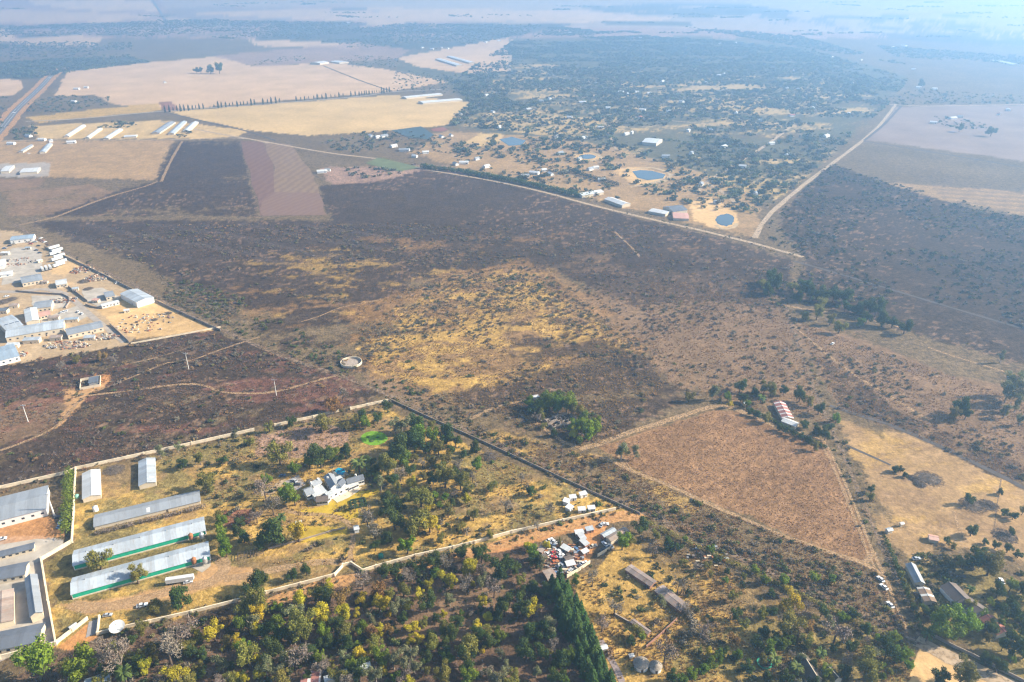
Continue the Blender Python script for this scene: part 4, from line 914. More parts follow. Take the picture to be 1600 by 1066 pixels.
def gable(name, label, A, B, C, eave, ridge, roof='zinc', wall=None, cat='building', group=None, nwin=0, doors=0, over=.4, parent=None, curtain=False, flat=False, skylight=0, later=None, one_window_side=True):
    """A-B: eave corners along the ridge, C across from B (photo positions at eave height)"""
    ctr, rz, L_, W_, sg = frame(A, B, C, eave)
    wall = wall or M_WHITE
    t = parent or thing(name, label, cat, ctr, rz, group)
    hl, hw = L_ / 2, W_ / 2; il, iw = max(hl - over, .5), max(hw - over, .5)
    zr = eave + .02; rr = ridge - .05
    mb = MB()
    if flat: mb.box(-il, il, -iw, iw, -.4, eave)
    else: mb.prism([(-iw, -.4), (iw, -.4), (iw, eave - .05), (0, ridge - .12), (-iw, eave - .05)], -il, il)
    wl = mb.build('wall', wall, t)
    rf = MB()
    th = .14
    if flat: rf.box(-hl, hl, -hw, hw, eave, eave + .18)
    else:
        rf.prism([(-hw, eave - .1), (0, ridge), (0, ridge + th), (-hw, eave - .1 + th)], -hl, hl)
        rf.prism([(hw, eave - .1), (hw, eave - .1 + th), (0.001, ridge + th), (0.001, ridge)], -hl, hl)
    ro = rf.build('roof', RF[roof], t)
    if not flat:
        rc = MB().prism([(-.22, ridge + th - .02), (.22, ridge + th - .02), (.1, ridge + th + .07), (-.1, ridge + th + .07)], -hl, hl).build('ridge_cap', RF[roof] if roof != 'thatch' else M_CREAM, ro)
    made = [wl, ro]
    sides = (-1,) if one_window_side else (-1, 1)
    if nwin:
        for s in sides:
            for i in range(nwin):
                x = -il + (i + .5) * 2 * il / nwin; h = min(1.3, eave * .4); z0 = eave * .38
                w = MB().box(x - .8, x + .8, s * iw - .05, s * iw + .05, z0, z0 + h).build('window', M_GLASS, t)
                MB().box(x - .95, x + .95, s * iw - .07, s * iw + .02, z0 - .16, z0 - .03).build('sill', wall, w); made.append(w)
    for i in range(doors):
        x = il * (.35 - .7 * i); 
        d = MB().box(x - .55, x + .55, -iw - .06, -iw + .05, 0, 2.1).build('door', M_DOOR, t); made.append(d)
    if curtain:
        for s in (-1, 1):
            c = MB().box(-il + .4, il - .4, s * iw - .07, s * iw + .07, .95, eave - .2).build('curtain', M_GREEN, t)
            MB().box(-il, il, s * iw - .12, s * iw + .12, -.2, .7).build('plinth', M_CREAM, t)
        for s in (-1, 1):
            MB().box(s * il - .06, s * il + .06, -1.6, 1.6, 0, 2.6).build('door', M_STEEL, t)
        n = 5
        for i in range(n):
            x = -hl + (i + .5) * 2 * hl / n
            MB().tube((x, 0, ridge + .1), (x, 0, ridge + .9), .35, .35, 8).build('roof_vent', M_STEEL, ro)
    for i in range(skylight):
        x = -hl * .6 + i * hl * 1.2 / max(1, skylight - 1) if skylight > 1 else 0
        sl = (ridge - eave + .1) / hw
        y0, y1 = -hw * .8, -hw * .25
        z = lambda y: ridge + th + .03 + y * sl
        MB().add([(x - 1, y0, z(y0)), (x + 1, y0, z(y0)), (x + 1, y1, z(y1)), (x - 1, y1, z(y1)), (x - 1, y0, z(y0) + .06), (x + 1, y0, z(y0) + .06), (x + 1, y1, z(y1) + .06), (x - 1, y1, z(y1) + .06)],
                 [(0, 3, 2, 1), (4, 5, 6, 7), (0, 1, 5, 4), (1, 2, 6, 5), (2, 3, 7, 6), (3, 0, 4, 7)]).build('skylight', RF['white'], ro)
    if parent:   # part of a larger house: set in that house's frame
        T = parent.matrix_basis.inverted() @ Matrix.Translation(ctr) @ Matrix.Rotation(rz, 4, 'Z')
        for o in t.children:
            if o in made: o.matrix_basis = T
    if later: later_label(t, later, (A[0] + C[0]) / 2, (A[1] + C[1]) / 2)
    return t

PG = 'long green-sided poultry sheds'
gable('poultry_shed', 'upper of two long poultry sheds with green side curtains', (113, 885), (322, 829), (319, 807), 3.7, 5.7, 'zinc', cat='shed', group=PG, curtain=True, over=.3)
gable('poultry_shed', 'lower of two long poultry sheds with green side curtains', (110, 930), (329, 869), (326.6, 845), 3.7, 5.7, 'zinc', cat='shed', group=PG, curtain=True, over=.3)
gable('long_shed', 'long grey shed with a row of bare bushes along its front', (146, 824), (314, 783), (313, 765), 2.6, 4.2, 'grey', M_CREAM, 'shed', skylight=1, doors=1)
gable('storage_shed', 'white-roofed shed beside the hedge and pale wall', (128, 781), (128, 740), (157, 738), 3.0, 4.3, 'white', M_CREAM, 'shed', doors=1)
gable('storage_shed', 'rounded grey shed with white patches on its roof', (216, 760), (216, 721), (243, 719), 3.2, 4.6, 'zinc', M_CREAM, 'shed', skylight=2, doors=1)
gable('warehouse', 'wide grey-roofed warehouse at the picture edge by the hedge', (-70, 832), (73, 795), (72, 759), 5.5, 6.6, 'grey', M_WHITE, 'warehouse', nwin=9)
gable('carport', 'narrow grey lean-to behind the compound forecourt', (-45, 882), (53, 857), (55, 847), 2.6, 3.0, 'slate', M_CREAM, 'carport', nwin=9)
gable('compound_house', 'slate-roofed house with three square windows in the compound', (-40, 914), (39, 898), (45, 877), 3.6, 5.0, 'slate', M_CREAM, 'house', nwin=6, over=.5)
gable('compound_hall', 'tall narrow grey gabled hall inside the walled compound', (46, 965), (38, 904), (59, 901), 4.6, 6.2, 'grey', M_CREAM, 'hall', doors=1)
gable('compound_hall', 'low rust-stained hall beside the narrow grey gabled one', (22, 969), (22, 919), (-14, 922), 3.6, 4.6, 'rusty', M_CREAM, 'hall')
gable('compound_house', 'slate-roofed house with cream gable by the compound corner', (-40, 1024), (61, 1003), (63, 974), 3.8, 5.4, 'slate', M_CREAM, 'house', nwin=7, over=.5)
gable('hidden_roof_house', 'blue-grey roof half hidden by trees at the bottom edge', (132, 1075), (172, 1062), (168, 1050), 4, 5.2, 'blue', M_CREAM, 'house')
gable('tin_house', 'red and white striped tin roof below the woodland', (468, 1082), (500, 1078), (494, 1048), 3, 4, 'stripe', M_CREAM, 'house')
gable('blue_roof_house', 'wide pale blue roof under trees at the bottom edge', (507, 1066), (580, 1042), (574, 1034), 3, 4.4, 'pale', M_CREAM, 'house')
gable('garden_cottage', 'small white cottage by the yellow estate lawn', (461, 820), (472, 818), (470, 813), 2.6, 3.4, 'white', M_WHITE, 'cottage')
gable('gate_house', 'small white gate house beside the estate drive', (553, 829), (562, 827), (560, 820), 2.8, 3.6, 'pale', M_WHITE, 'gatehouse')
gable('estate_shed', 'small white shed under trees near the hedge garden', (617, 790), (624, 788), (621, 782), 2.6, 3.2, 'white', M_WHITE, 'shed')
gable('garden_shed', 'small gabled white kennel behind the slanted gate wall', (110, 984), (122, 976), (118, 972), 1.8, 2.4, 'pale', M_WHITE, 'shed')

# the mansion: several roofed wings around terraces
MH = thing('mansion', 'large white mansion of many grey-roofed wings with a pool', 'mansion', G(520, 765), 0.0)
for (A, B, C, e, r, rf, nw) in [((543, 757), (570, 749), (566, 741), 4.2, 6.2, 'slate', 6), ((516, 764), (505, 746), (521, 740), 5.0, 7.2, 'grey', 4), ((490, 761), (504, 754), (501, 745), 4.4, 6.4, 'grey', 3),
                                ((479, 775), (492, 770), (487, 759), 4.0, 6.0, 'grey', 3), ((493, 785), (513, 783), (511, 774), 3.2, 5.0, 'brown', 4), ((534, 761), (543, 752), (534, 744), 5.0, 6.6, 'slate', 2),
                                ((512, 781), (518, 776), (513, 772), 3.0, 4.4, 'grey', 1)]:
    gable('wing', None, A, B, C, e, r, rf, M_WHITE, nwin=nw, parent=MH, over=.45, one_window_side=False)
for (A, B, C, e) in [((512, 776), (546, 760), (543, 754), 3.6), ((491, 777), (512, 768), (505, 757), 3.4), ((520, 757), (538, 750), (534, 742), 3.9), ((545, 763), (561, 756), (558, 752), 2.9)]:
    gable('block', None, A, B, C, e, e, 'pale', M_WHITE, parent=MH, flat=True, nwin=4, over=.25)
T = Matrix.Translation(-MH.location)
for pts, nm, m_ in [([(520, 780), (527, 786), (545, 778), (560, 768), (566, 762), (556, 760), (530, 770)], 'terrace', M_CREAM), ([(446, 752), (466, 742), (478, 757), (466, 766), (456, 768)], 'forecourt', M_PAVE), ([(514, 742), (520, 734), (538, 733), (545, 742), (530, 749)], 'pool_terrace', M_CREAM)]:
    o = sheet(nm, pts, m_, .12, kind=None); o.parent = MH; o.location = -MH.location
o = sheet('swimming_pool', [(522, 735), (529, 731), (538, 733), (540, 739), (535, 743), (527, 741)], mat('pool_water', (.01, .27, .42), .1, .1, .5, spec=.5), .2, kind=None)
tag(o, 'bright blue swimming pool behind the white mansion', 'pool')
for i, (px, py) in enumerate([(486, 756), (497, 750), (512, 748), (556, 744)]):
    q = G(px, py, 6) - MH.location
    MB().box(q.x - .5, q.x + .5, q.y - .5, q.y + .5, 3.5, 7.4).build('chimney', M_WHITE, MH)
# knot garden
q = G(560, 787); kg = thing('knot_garden', 'square clipped box-hedge garden on the yellow lawn', 'hedge garden', q, .35)
M_HEDGE = mat('clipped_hedge', (.035, .055, .022), 1, .5, 2, bump=.2, spec=0)
for s in (-1, 1):
    MB().box(-4.6, 4.6, s * 4.2 - .4, s * 4.2 + .4, 0, 1.0).build('hedge', M_HEDGE, kg); MB().box(s * 4.6 - .4, s * 4.6 + .4, -3.8, 3.8, 0, 1.0).build('hedge', M_HEDGE, kg)
for i in range(4):
    MB().lathe([(1.4, 0), (1.5, .6), (1.1, .8), (0.05, .8)], 10, c=((i % 2) * 4 - 2, (i // 2) * 3.6 - 1.8)).build('box_bed', M_HEDGE, kg)

# eastern farmstead
gable('cottage', 'long grey-roofed cottage with a sunlit cream slope by the boundary', (1429, 911), (1414, 881), (1429, 879), 3.0, 4.4, 'grey', M_CREAM, 'cottage', nwin=4)
gable('outbuilding', 'striped tan and white tin outbuilding below the grey cottage', (1444, 940), (1432, 918), (1451, 917), 2.8, 3.6, 'tanstripe', M_CREAM, 'outbuilding', doors=1)
FH = thing('farmhouse', 'long brown-roofed farmhouse with a white parapet across its roof', 'farmhouse', G(1510, 950), 0)
gable('wing', None, (1492, 941), (1468, 916), (1488, 906), 3.2, 5.4, 'brown', M_WHITE, parent=FH, nwin=5)
gable('wing', None, (1526, 964), (1494, 943), (1512, 931), 3.0, 5.0, 'brown', M_WHITE, parent=FH, nwin=5)
gable('wing', None, (1558, 993), (1530, 966), (1546, 956), 2.8, 4.4, 'red', M_CREAM, parent=FH, nwin=4)
gable('lodge', 'dark thatched lodge among palms at the bottom edge', (1262, 1066), (1240, 1030), (1262, 1024), 3, 6.5, 'thatch', M_CREAM, 'lodge')
gable('lodge', 'dark thatched wing beside the palms and olive tree', (1300, 1068), (1280, 1046), (1296, 1038), 2.8, 5.4, 'thatch', M_CREAM, 'lodge')
gable('sheep_shed', 'small grey-roofed shed beside the boundary track', (1388, 831), (1397, 829), (1395, 823), 2.4, 3, 'zinc', M_CREAM, 'shed')
gable('sheep_shed', 'tiny white-roofed lean-to on the straw field edge', (1408, 820), (1414, 819), (1413, 815), 2.2, 2.8, 'white', M_CREAM, 'shed')
gable('tool_shed', 'low pinkish-roofed shed under trees in the straw paddock', (1452, 843), (1468, 846), (1470, 838), 2.4, 3.2, 'pink', M_CREAM, 'shed')
gable('striped_house', 'farm cottage with red and white striped tin roof', (1222, 654), (1208, 628), (1226, 628), 3, 4.2, 'stripe', M_CREAM, 'cottage', nwin=4)
gable('white_shed', 'white-roofed shed below the striped red roof', (1220, 658), (1243, 667), (1247, 660), 3, 3.9, 'white', M_CREAM, 'shed', doors=1)
gable('farm_store', 'tiny white hut under the trees of the homestead yard', (1163, 631), (1168, 630), (1168, 627), 2, 2.5, 'white', M_CREAM, 'hut')
gable('ruin_outhouse', 'small pale-roofed outhouse behind the ruin trees', (834, 622), (843, 620), (842, 616), 2.4, 3, 'white', M_CREAM, 'hut')

# ruin: roofless broken walls with fallen rubble
q = G(876, 658); rn = thing('ruin', 'roofless ruined house with broken grey walls among green trees', 'ruin', q, .5)
M_RUIN = mat('weathered_plaster', (.33, .27, .22), 1, .35, .7, bump=.1, spec=0)
for (x0, x1, y0, y1) in [(-11, 11, -6, -5.6), (-11, 9, 5.6, 6), (-11, -10.6, -5.5, 5.5), (10.6, 11, -5.5, 3), (-3, -2.6, -5.5, 5.5), (4, 4.4, -5.5, 2), (-10.5, -3.1, .2, .6)]:
    n = 6; mb = MB()
    for i in range(n):
        h = random.uniform(.6, 2.8)
        if x1 - x0 > y1 - y0: mb.box(x0 + (x1 - x0) * i / n, x0 + (x1 - x0) * (i + 1) / n, y0, y1, -.1, h)
        else: mb.box(x0, x1, y0 + (y1 - y0) * i / n, y0 + (y1 - y0) * (i + 1) / n, -.1, h)
    mb.build('broken_wall', M_RUIN, rn)
mb = MB()
for i in range(140):
    x, y, s = random.uniform(-13, 13), random.uniform(-8, 8), random.uniform(.15, .7)
    mb.box(x - s, x + s, y - s * .7, y + s * .7, -.1, s * random.uniform(.5, 1.2))
o = mb.build('rubble', M_RUIN, rn); o['kind'] = 'stuff'

# round reservoir
q = G(549, 568); rs = thing('reservoir', 'round concrete reservoir ring in the burnt veld', 'reservoir', q)
MB().lathe([(9.2, -.2), (9.2, 2.2), (8.8, 2.2), (8.8, .3), (0.02, .3)], 40).build('tank_wall', M_CREAM, rs)
MB().lathe([(8.75, .5), (0.02, .5)], 40).build('silt_floor', M_RUIN, rs)

# transformer enclosure on the burnt ridge
q = frame((124, 606), (156, 600), (151, 587), 2.4)
en = thing('pump_enclosure', 'small walled pump enclosure with dark roof on orange clearing', 'enclosure', q[0], q[1])
L2, W2 = q[2] / 2, q[3] / 2
for (x0, x1, y0, y1) in [(-L2, L2, -W2, -W2 + .25), (-L2, L2, W2 - .25, W2), (-L2, -L2 + .25, -W2 + .26, W2 - .26), (L2 - .25, L2, -W2 + .26, W2 - .26)]: MB().box(x0, x1, y0, y1, -.1, 2.3).build('wall', M_CREAM, en)
MB().box(-L2 * .1, L2 * .8, -W2 * .5, W2 * .7, 0, 2.9).build('plant_room', M_STEEL, en); MB().box(-L2 * .15, L2 * .85, -W2 * .55, W2 * .75, 2.9, 3.1).build('roof', RF['slate'], en)

# round thatched hut and friends
M_PTHATCH = mat('pale_thatch', (.30, .255, .205), 1, .35, 1.5, bump=.1, spec=0)
def rondavel(px, py, r, label):
    t = thing('round_hut', label, 'hut', G(px, py), 0)
    MB().lathe([(r * .86, -.2), (r * .86, 2.9)], 24).build('wall', M_WHITE, t)
    MB().lathe([(r, 2.7), (r * .62, 3.9), (r * .25, 5.1), (.02, 5.6), (.02, 5.4), (r * .9, 2.65)], 24).build('thatch_roof', M_PTHATCH, t, True)
    MB().box(-.5, .5, -r * .86 - .05, -r * .86 + .1, 0, 2).build('door', M_DOOR, t)
    for a in (1, -1): MB().box(a * r * .86 - .08, a * r * .86 + .08, -.5, .5, .9, 1.7).build('window', M_GLASS, t)
rondavel(1001.5, 1042, 4.0, 'round hut with conical grey thatch on the pasture')
rondavel(1024, 1046, 3.2, 'smaller round thatched hut beside the bare tree')
gable('pump_house', 'tiny white pump house above the round thatched hut', (984, 1028), (992, 1026), (991, 1020), 2.2, 2.8, 'white', M_CREAM, 'hut')
gable('gate_shelter', 'small white roof beside the brick path and pines', (940, 1016), (951, 1013), (947, 1006), 2.4, 2.9, 'white', M_CREAM, 'shelter')
q = G(1194, 1038); tp = thing('trampoline', 'round green garden trampoline by the hedge', 'trampoline', q)
MB().lathe([(3.6, .9), (3.6, 1.0), (2.9, 1.0), (2.9, .9), (3.6, .9)], 28).build('pad', mat('green_pad', (.03, .26, .16), .6, .1, 1), tp); MB().lathe([(2.88, .93), (.02, .93)], 28).build('jump_mat', mat('black_mat', (.02, .02, .02), .7, .1, 1), tp)
for i in range(6):
    a = i * math.pi / 3; MB().tube((3.4 * math.cos(a), 3.4 * math.sin(a), 0), (3.4 * math.cos(a), 3.4 * math.sin(a), .9), .06, .06, 6).build('leg', M_STEEL, tp)

def hut(name, px, py, l, w, h, rz, roof, label, wall=None, cat='hut', group=None):
    ls, ws = l / 2, w / 2
    q = G(px, py, h * .6); t = thing(name, label, cat, (q.x, q.y, 0), rz, group)
    MB().box(-ls, ls, -ws, ws, -.2, h).build('wall', wall or M_CREAM, t)
    MB().add([(-ls - .3, -ws - .3, h + .02), (ls + .3, -ws - .3, h + .02), (ls + .3, ws + .3, h + .5), (-ls - .3, ws + .3, h + .5), (-ls - .3, -ws - .3, h + .12), (ls + .3, -ws - .3, h + .12), (ls + .3, ws + .3, h + .6), (-ls - .3, ws + .3, h + .6)],
             [(0, 3, 2, 1), (4, 5, 6, 7), (0, 1, 5, 4), (1, 2, 6, 5), (2, 3, 7, 6), (3, 0, 4, 7)]).build('roof', RF[roof], t)
    MB().box(-.45, .45, -ws - .05, -ws + .1, 0, 1.9).build('door', M_DOOR, t)
    MB().box(ls * .45, ls * .45 + .8, -ws - .05, -ws + .1, 1, 1.7).build('window', M_GLASS, t)
    return t
# works and warehouses of the industrial plot
for nm, lab, A, B, C, e, r, rf, w, cat, nw, d in [
    ('truck_workshop', 'long blue-grey workshop roof above the truck yard', (15, 376), (52, 372), (50, 366), 5, 6, 'blue', M_WHITE, 'workshop', 4, 1),
    ('office_block', 'grey hip-roofed office below the truck yard', (34, 443), (67, 437), (60, 428), 4.5, 6.5, 'grey', M_CREAM, 'office', 5, 1),
    ('store_building', 'pale-roofed square store beside the sandy lot', (87, 446), (105, 443), (106, 435), 4, 5, 'pale', M_CREAM, 'store', 3, 1),
    ('steel_warehouse', 'pale steel warehouse with a white gable end', (187, 459), (213, 473), (236, 462), 6, 7.4, 'zinc', M_WHITE, 'warehouse', 0, 1),
    ('warehouse_annex', 'small grey annex beside the pale steel warehouse', (165, 465), (180, 462), (176, 454), 4, 4.8, 'grey', M_CREAM, 'annex', 2, 0),
    ('row_of_stores', 'low long white store in front of the steel warehouse', (159, 479), (187, 472), (186, 468), 2.6, 3.2, 'white', M_WHITE, 'store', 5, 1),
    ('factory_hall', 'light square factory hall with pale roof', (40, 504), (37, 484), (58, 482), 6, 7, 'pale', M_CREAM, 'factory', 0, 0),
    ('factory_hall', 'grey factory hall behind the light square one', (51, 483), (80, 479), (76, 469), 5.5, 6.6, 'grey', M_CREAM, 'factory', 4, 0),
    ('factory_hall', 'long low grey factory hall in front of the yard', (8, 528), (100, 512), (96, 499), 5.5, 7, 'zinc', M_CREAM, 'factory', 8, 1),
    ('factory_canteen', 'pink-roofed factory canteen beside the light hall', (58, 496), (80, 491), (78, 484), 3.5, 4.5, 'pink', M_CREAM, 'canteen', 4, 0),
    ('factory_store', 'long grey store reaching towards the works road', (105, 524), (162, 511), (159, 501), 4.5, 5.5, 'grey', M_CREAM, 'store', 6, 1),
    ('blue_workshop', 'blue-roofed workshop on the yard corner by burnt veld', (-12, 567), (31, 556), (20, 537), 5, 6, 'blue', M_WHITE, 'workshop', 4, 0),
    ('edge_store', 'white store cut by the picture edge beside the truck yard', (-30, 420), (6, 415), (4, 405), 4, 5, 'white', M_WHITE, 'store', 2, 0),
    ('edge_store', 'low white-roofed store under the truck yard at picture edge', (-20, 433), (18, 428), (17, 423), 3, 3.6, 'white', M_WHITE, 'store', 3, 0)]:
    gable(nm, lab, A, B, C, e, r, rf, w, cat, nwin=nw, doors=d)
for px, py, l, w, h, rz, rf, lab in [(8, 396, 9, 5, 3, .1, 'white', 'small white-roofed shed on the trailer yard edge'), (20, 377, 7, 4, 3, .1, 'pink', 'pink-roofed cabin under the truck workshop'), (44, 388, 6, 3, 2.6, .2, 'blue', 'blue container cabin on the trailer yard'), (62, 408, 6, 3, 2.6, 1.2, 'pale', 'pale container beside the trailer rank'),
        (118, 452, 6, 4, 2.8, .4, 'zinc', 'zinc lean-to at the bend of the works road'), (150, 470, 7, 4, 2.8, -.2, 'pink', 'pink store in front of the warehouse annex'), (84, 497, 10, 4, 3, .15, 'rusty', 'rusty canopy beside the pink canteen'), (112, 500, 12, 4, 3, .2, 'blue', 'blue-grey canopy in the factory yard'), (126, 514, 9, 4, 3, .2, 'white', 'white canopy at the factory store end'),
        (20, 540, 10, 5, 3.4, .15, 'pale', 'pale shed behind the blue workshop'), (50, 532, 14, 6, 3.6, .15, 'zinc', 'zinc shed before the long factory hall'), (88, 528, 10, 5, 3.2, .15, 'rusty', 'rusty shed at the factory yard edge'), (140, 528, 9, 5, 3, .2, 'zinc', 'zinc shed between drums and the long grey store'), (5, 486, 9, 6, 3.6, .1, 'slate', 'slate-roofed office at the factory back'),
        (22, 478, 8, 5, 3, .3, 'rusty', 'rusty store behind the solar factory'), (198, 486, 5, 3, 2.4, .5, 'pale', 'site hut on the upper sandy lot'), (70, 441, 6, 4, 2.6, .2, 'rusty', 'rusty shed beside the hip-roofed office')]:
    hut('works_shed', px, py, l, w, h, rz, rf, lab, M_CREAM, 'shed', 'small sheds of the works')
SF = gable('solar_hall', 'factory with three dark solar panels on its roof', (8, 516), (37, 508), (33, 488), 6, 7.2, 'zinc', M_CREAM, 'factory', nwin=3)
for i in range(3):
    x = -5.5 + i * 4.6; MB().box(x, x + 3.6, -7.2, -2.4, 6.75, 6.9).build('solar_panel', mat('solar_cell', (.015, .025, .06), .15, .1, 1, spec=.6), SF)

# far farm buildings
FARG = 'long pale farm sheds'
for i, (A, B, C, e, r, rf, ds) in enumerate([((99, 213), (126, 196), (134, 196), 3, 4.6, 'white', 'first of the three long white broiler sheds'), ((132, 215.5), (153, 201), (160, 201), 3, 4.6, 'white', 'middle of the three long white broiler sheds'), ((160, 216.5), (183, 202), (192, 202), 3, 4.6, 'pale', 'last of the three long white broiler sheds'),
        ((236, 208), (262, 191), (274, 191), 3, 5, 'grey', 'dull grey shed of the trio beside dark trees'), ((262, 209), (283, 190), (292, 190), 3, 5, 'zinc', 'middle zinc shed of the trio beside dark trees'), ((285, 205), (300, 191), (309, 192), 3, 5, 'pale', 'short pale shed of the trio beside dark trees'),
        ((193, 214), (213, 213), (212, 210.5), 3, 4, 'white', 'low white store between the two shed trios'), ((28, 237), (45, 227), (52, 227), 3, 4.5, 'grey', 'small grey shed south of the district road'), ((61, 238), (73, 225), (82, 225), 3, 4.5, 'zinc', 'green-walled zinc shed south of the district road'),
        ((635, 153), (692, 147.5), (690, 145), 4, 5.5, 'white', 'upper long white shed at the avenue end'), ((661, 161), (723, 156), (721, 153), 4, 5.5, 'white', 'lower long white shed at the avenue end'), ((680, 92), (713, 102), (718, 100), 5, 7, 'white', 'long white shed in the far wooded strip'), ((698, 88), (733, 98), (737, 96), 5, 7, 'white', 'second long white shed in the far wooded strip'),
        ((500, 99), (514, 97), (513, 94), 6, 9, 'white', 'white barn at the head of the farm lane'), ((516, 96), (530, 98), (532, 95), 5, 7, 'pale', 'pale barn beside the farm lane head'), ((910, 306), (944, 300), (938, 296), 4, 6, 'pale', 'pale long roof beside the boundary road row'), ((944, 311), (972, 321), (979, 316), 4, 6, 'white', 'slanting white-roofed barn near the boundary road'),
        ((1013, 330), (1040, 335), (1045, 330), 3.5, 5, 'white', 'white-roofed long house on the road by the round dam'), ((1052, 341), (1077, 342), (1077, 333), 3.5, 4.5, 'pink', 'pinkish square house on the road by the round dam'), ((1052, 331), (1075, 328), (1070, 319), 5, 8, 'slate', 'dark-roofed villa above the round dam'),
        ((1003, 222), (1026, 224), (1030, 217), 6, 9, 'pale', 'large pale-roofed villa in the wooded suburb'), ((1550, 94), (1583, 101), (1584, 99), 6, 9, 'white', 'very long white shed in the far haze'), ((0, 268), (14, 267), (13, 259), 4, 5, 'white', 'white depot building at the far picture edge'), ((30, 270), (58, 268), (56, 262), 4, 5, 'white', 'white depot hall behind the bare brown strip')]):
    gable('farm_shed', ds, A, B, C, e, r, rf, M_CREAM, 'shed', FARG, doors=0)
HS = '''503,270,16,w 512,268,9,g 580,214,14,w 600,214,16,g 590,216,10,w 665,240,12,w 615,230,14,w 632,236,20,g 725,256,16,w 712,258,12,g 835,272,16,w 820,277,14,g 860,274,12,w 922,266,12,g 931,264,10,w 875,241,14,g 870,215,12,g 912,217,14,w
970,145,16,w 980,148,10,w 995,145,12,w 1014,147,12,w 846,159,12,w 858,155,14,w 910,161,18,w 826,172,12,w 1004,173,16,w 1000,185,14,r 938,201,14,w 978,211,14,w 987,209,10,w 1040,246,14,g 1075,206,14,w 1130,231,16,w 1102,130,12,w 1123,119,14,w 1131,117,10,w 932,131,10,w 920,109,10,w
1080,241,12,g 1230,139,16,w 1247,141,10,w 1240,112,14,r 1300,91,12,w 1412,73,24,w 1427,111,14,w 1458,193,14,w 1488,186,18,w 1500,184,12,g 1575,173,16,w 1237,182,14,r 1290,214,18,w 1230,244,14,g 1326,179,12,w 1330,131,12,w 1435,138,14,w 1460,140,14,w 675,78,16,w 690,76,12,w 700,77,14,w
660,76,14,w 545,37,20,w 120,140,16,w 135,138,12,w 258,130,12,w 116,160,16,w 66,220,14,w 80,222,12,w 112,224,16,w 18,226,14,w 45,214,14,g 648,246,10,w 690,215,12,g 705,213,10,w 760,262,12,w 745,250,10,g 850,268,9,w 905,250,9,g 940,283,12,w 1095,290,12,g 1120,318,10,g 1180,305,10,g 1160,262,12,w
1065,160,14,w 1045,175,12,w 1110,205,12,w 1190,190,14,w 1205,226,12,w 1150,178,12,w 890,185,12,w 950,170,12,w 1035,128,12,w 1395,75,16,w 1345,95,14,w 720,180,14,w 770,176,12,w 760,150,12,w 780,200,10,w 1270,170,12,w 1560,180,10,r 1000,60,16,w 890,52,16,w 1125,70,14,w 1150,68,12,w 780,65,16,w 760,67,14,w'''
HM = {}
for t in HS.split():
    px, py, l, c = t.split(','); px, py, l = float(px), float(py), float(l)
    w = l * .58; key = (l, c)
    if key not in HM:
        mb = MB().prism([(-w / 2, -.4), (w / 2, -.4), (w / 2, 3.4), (0, 5.2), (-w / 2, 3.4)], -l / 2, l / 2)
        rb = MB(); hw = w / 2 + .5; hl = l / 2 + .5
        rb.prism([(-hw, 3.2), (0, 5.4), (0, 5.6), (-hw, 3.4)], -hl, hl); rb.prism([(hw, 3.2), (hw, 3.4), (.001, 5.6), (.001, 5.4)], -hl, hl)
        HM[key] = (mb.mesh('far_wall', M_WHITE), rb.mesh('far_roof', RF[{'w': 'white', 'g': 'grey', 'r': 'red'}[c]]), MB().box(l / 4, l / 4 + 2, -w / 2 - .05, -w / 2 + .1, .9, 2.3).mesh('far_window', M_GLASS))
    q = place(G(px, py))
    o = thing('farm_house', None, 'house', q, random.choice([0, .3, -.4, 1.2, .8, -1]), 'far scattered houses')
    link('wall', HM[key][0], o); link('roof', HM[key][1], o); link('window', HM[key][2], o)
    later_label(o, {'w': 'white-roofed far house', 'g': 'grey-roofed far house', 'r': 'red-roofed far house'}[c], px, py)

# huts by the estate wall and shacks of the scrapyard
for px, py, l, w, rz, lab in [(885, 784, 4, 3.4, 1.2, 'white hut of the cluster standing first in its column'), (895, 778, 4.2, 3, .2, 'white hut at the back of the small cluster'), (911, 773, 4.6, 3, .4, 'long white hut under the yellow bush in the cluster'),
                              (890, 794, 4.2, 3.4, .9, 'white hut of the cluster standing last in its column'), (909, 797, 4.4, 3, .1, 'white hut in front row of the small cluster'), (924, 795, 4.4, 3, .15, 'white hut at the open end of the front row')]:
    hut('white_hut', px, py, l, w, 2.3, rz, 'white', lab, M_WHITE, group='cluster of small white huts')
gable('scrap_shed', 'long patched zinc shed beside the bright tree in the scrapyard', (955, 847), (984, 830), (978, 821), 2.8, 3.6, 'rusty', M_CREAM, 'shed')
gable('scrap_shed', 'shorter rusty shed behind the long patched one', (944, 840), (964, 829), (960, 822), 2.6, 3.2, 'zinc', M_BRICK, 'shed')
gable('scrap_shack', 'brown-roofed shack in the middle of the scrapyard', (886, 879), (898, 875), (893, 866), 2.4, 2.8, 'brown', M_BRICK, 'shack')
gable('scrap_shack', 'patched shack at the scrapyard corner by the pines', (857, 909), (873, 904), (866, 886), 2.4, 3, 'rusty', M_BRICK, 'shack')
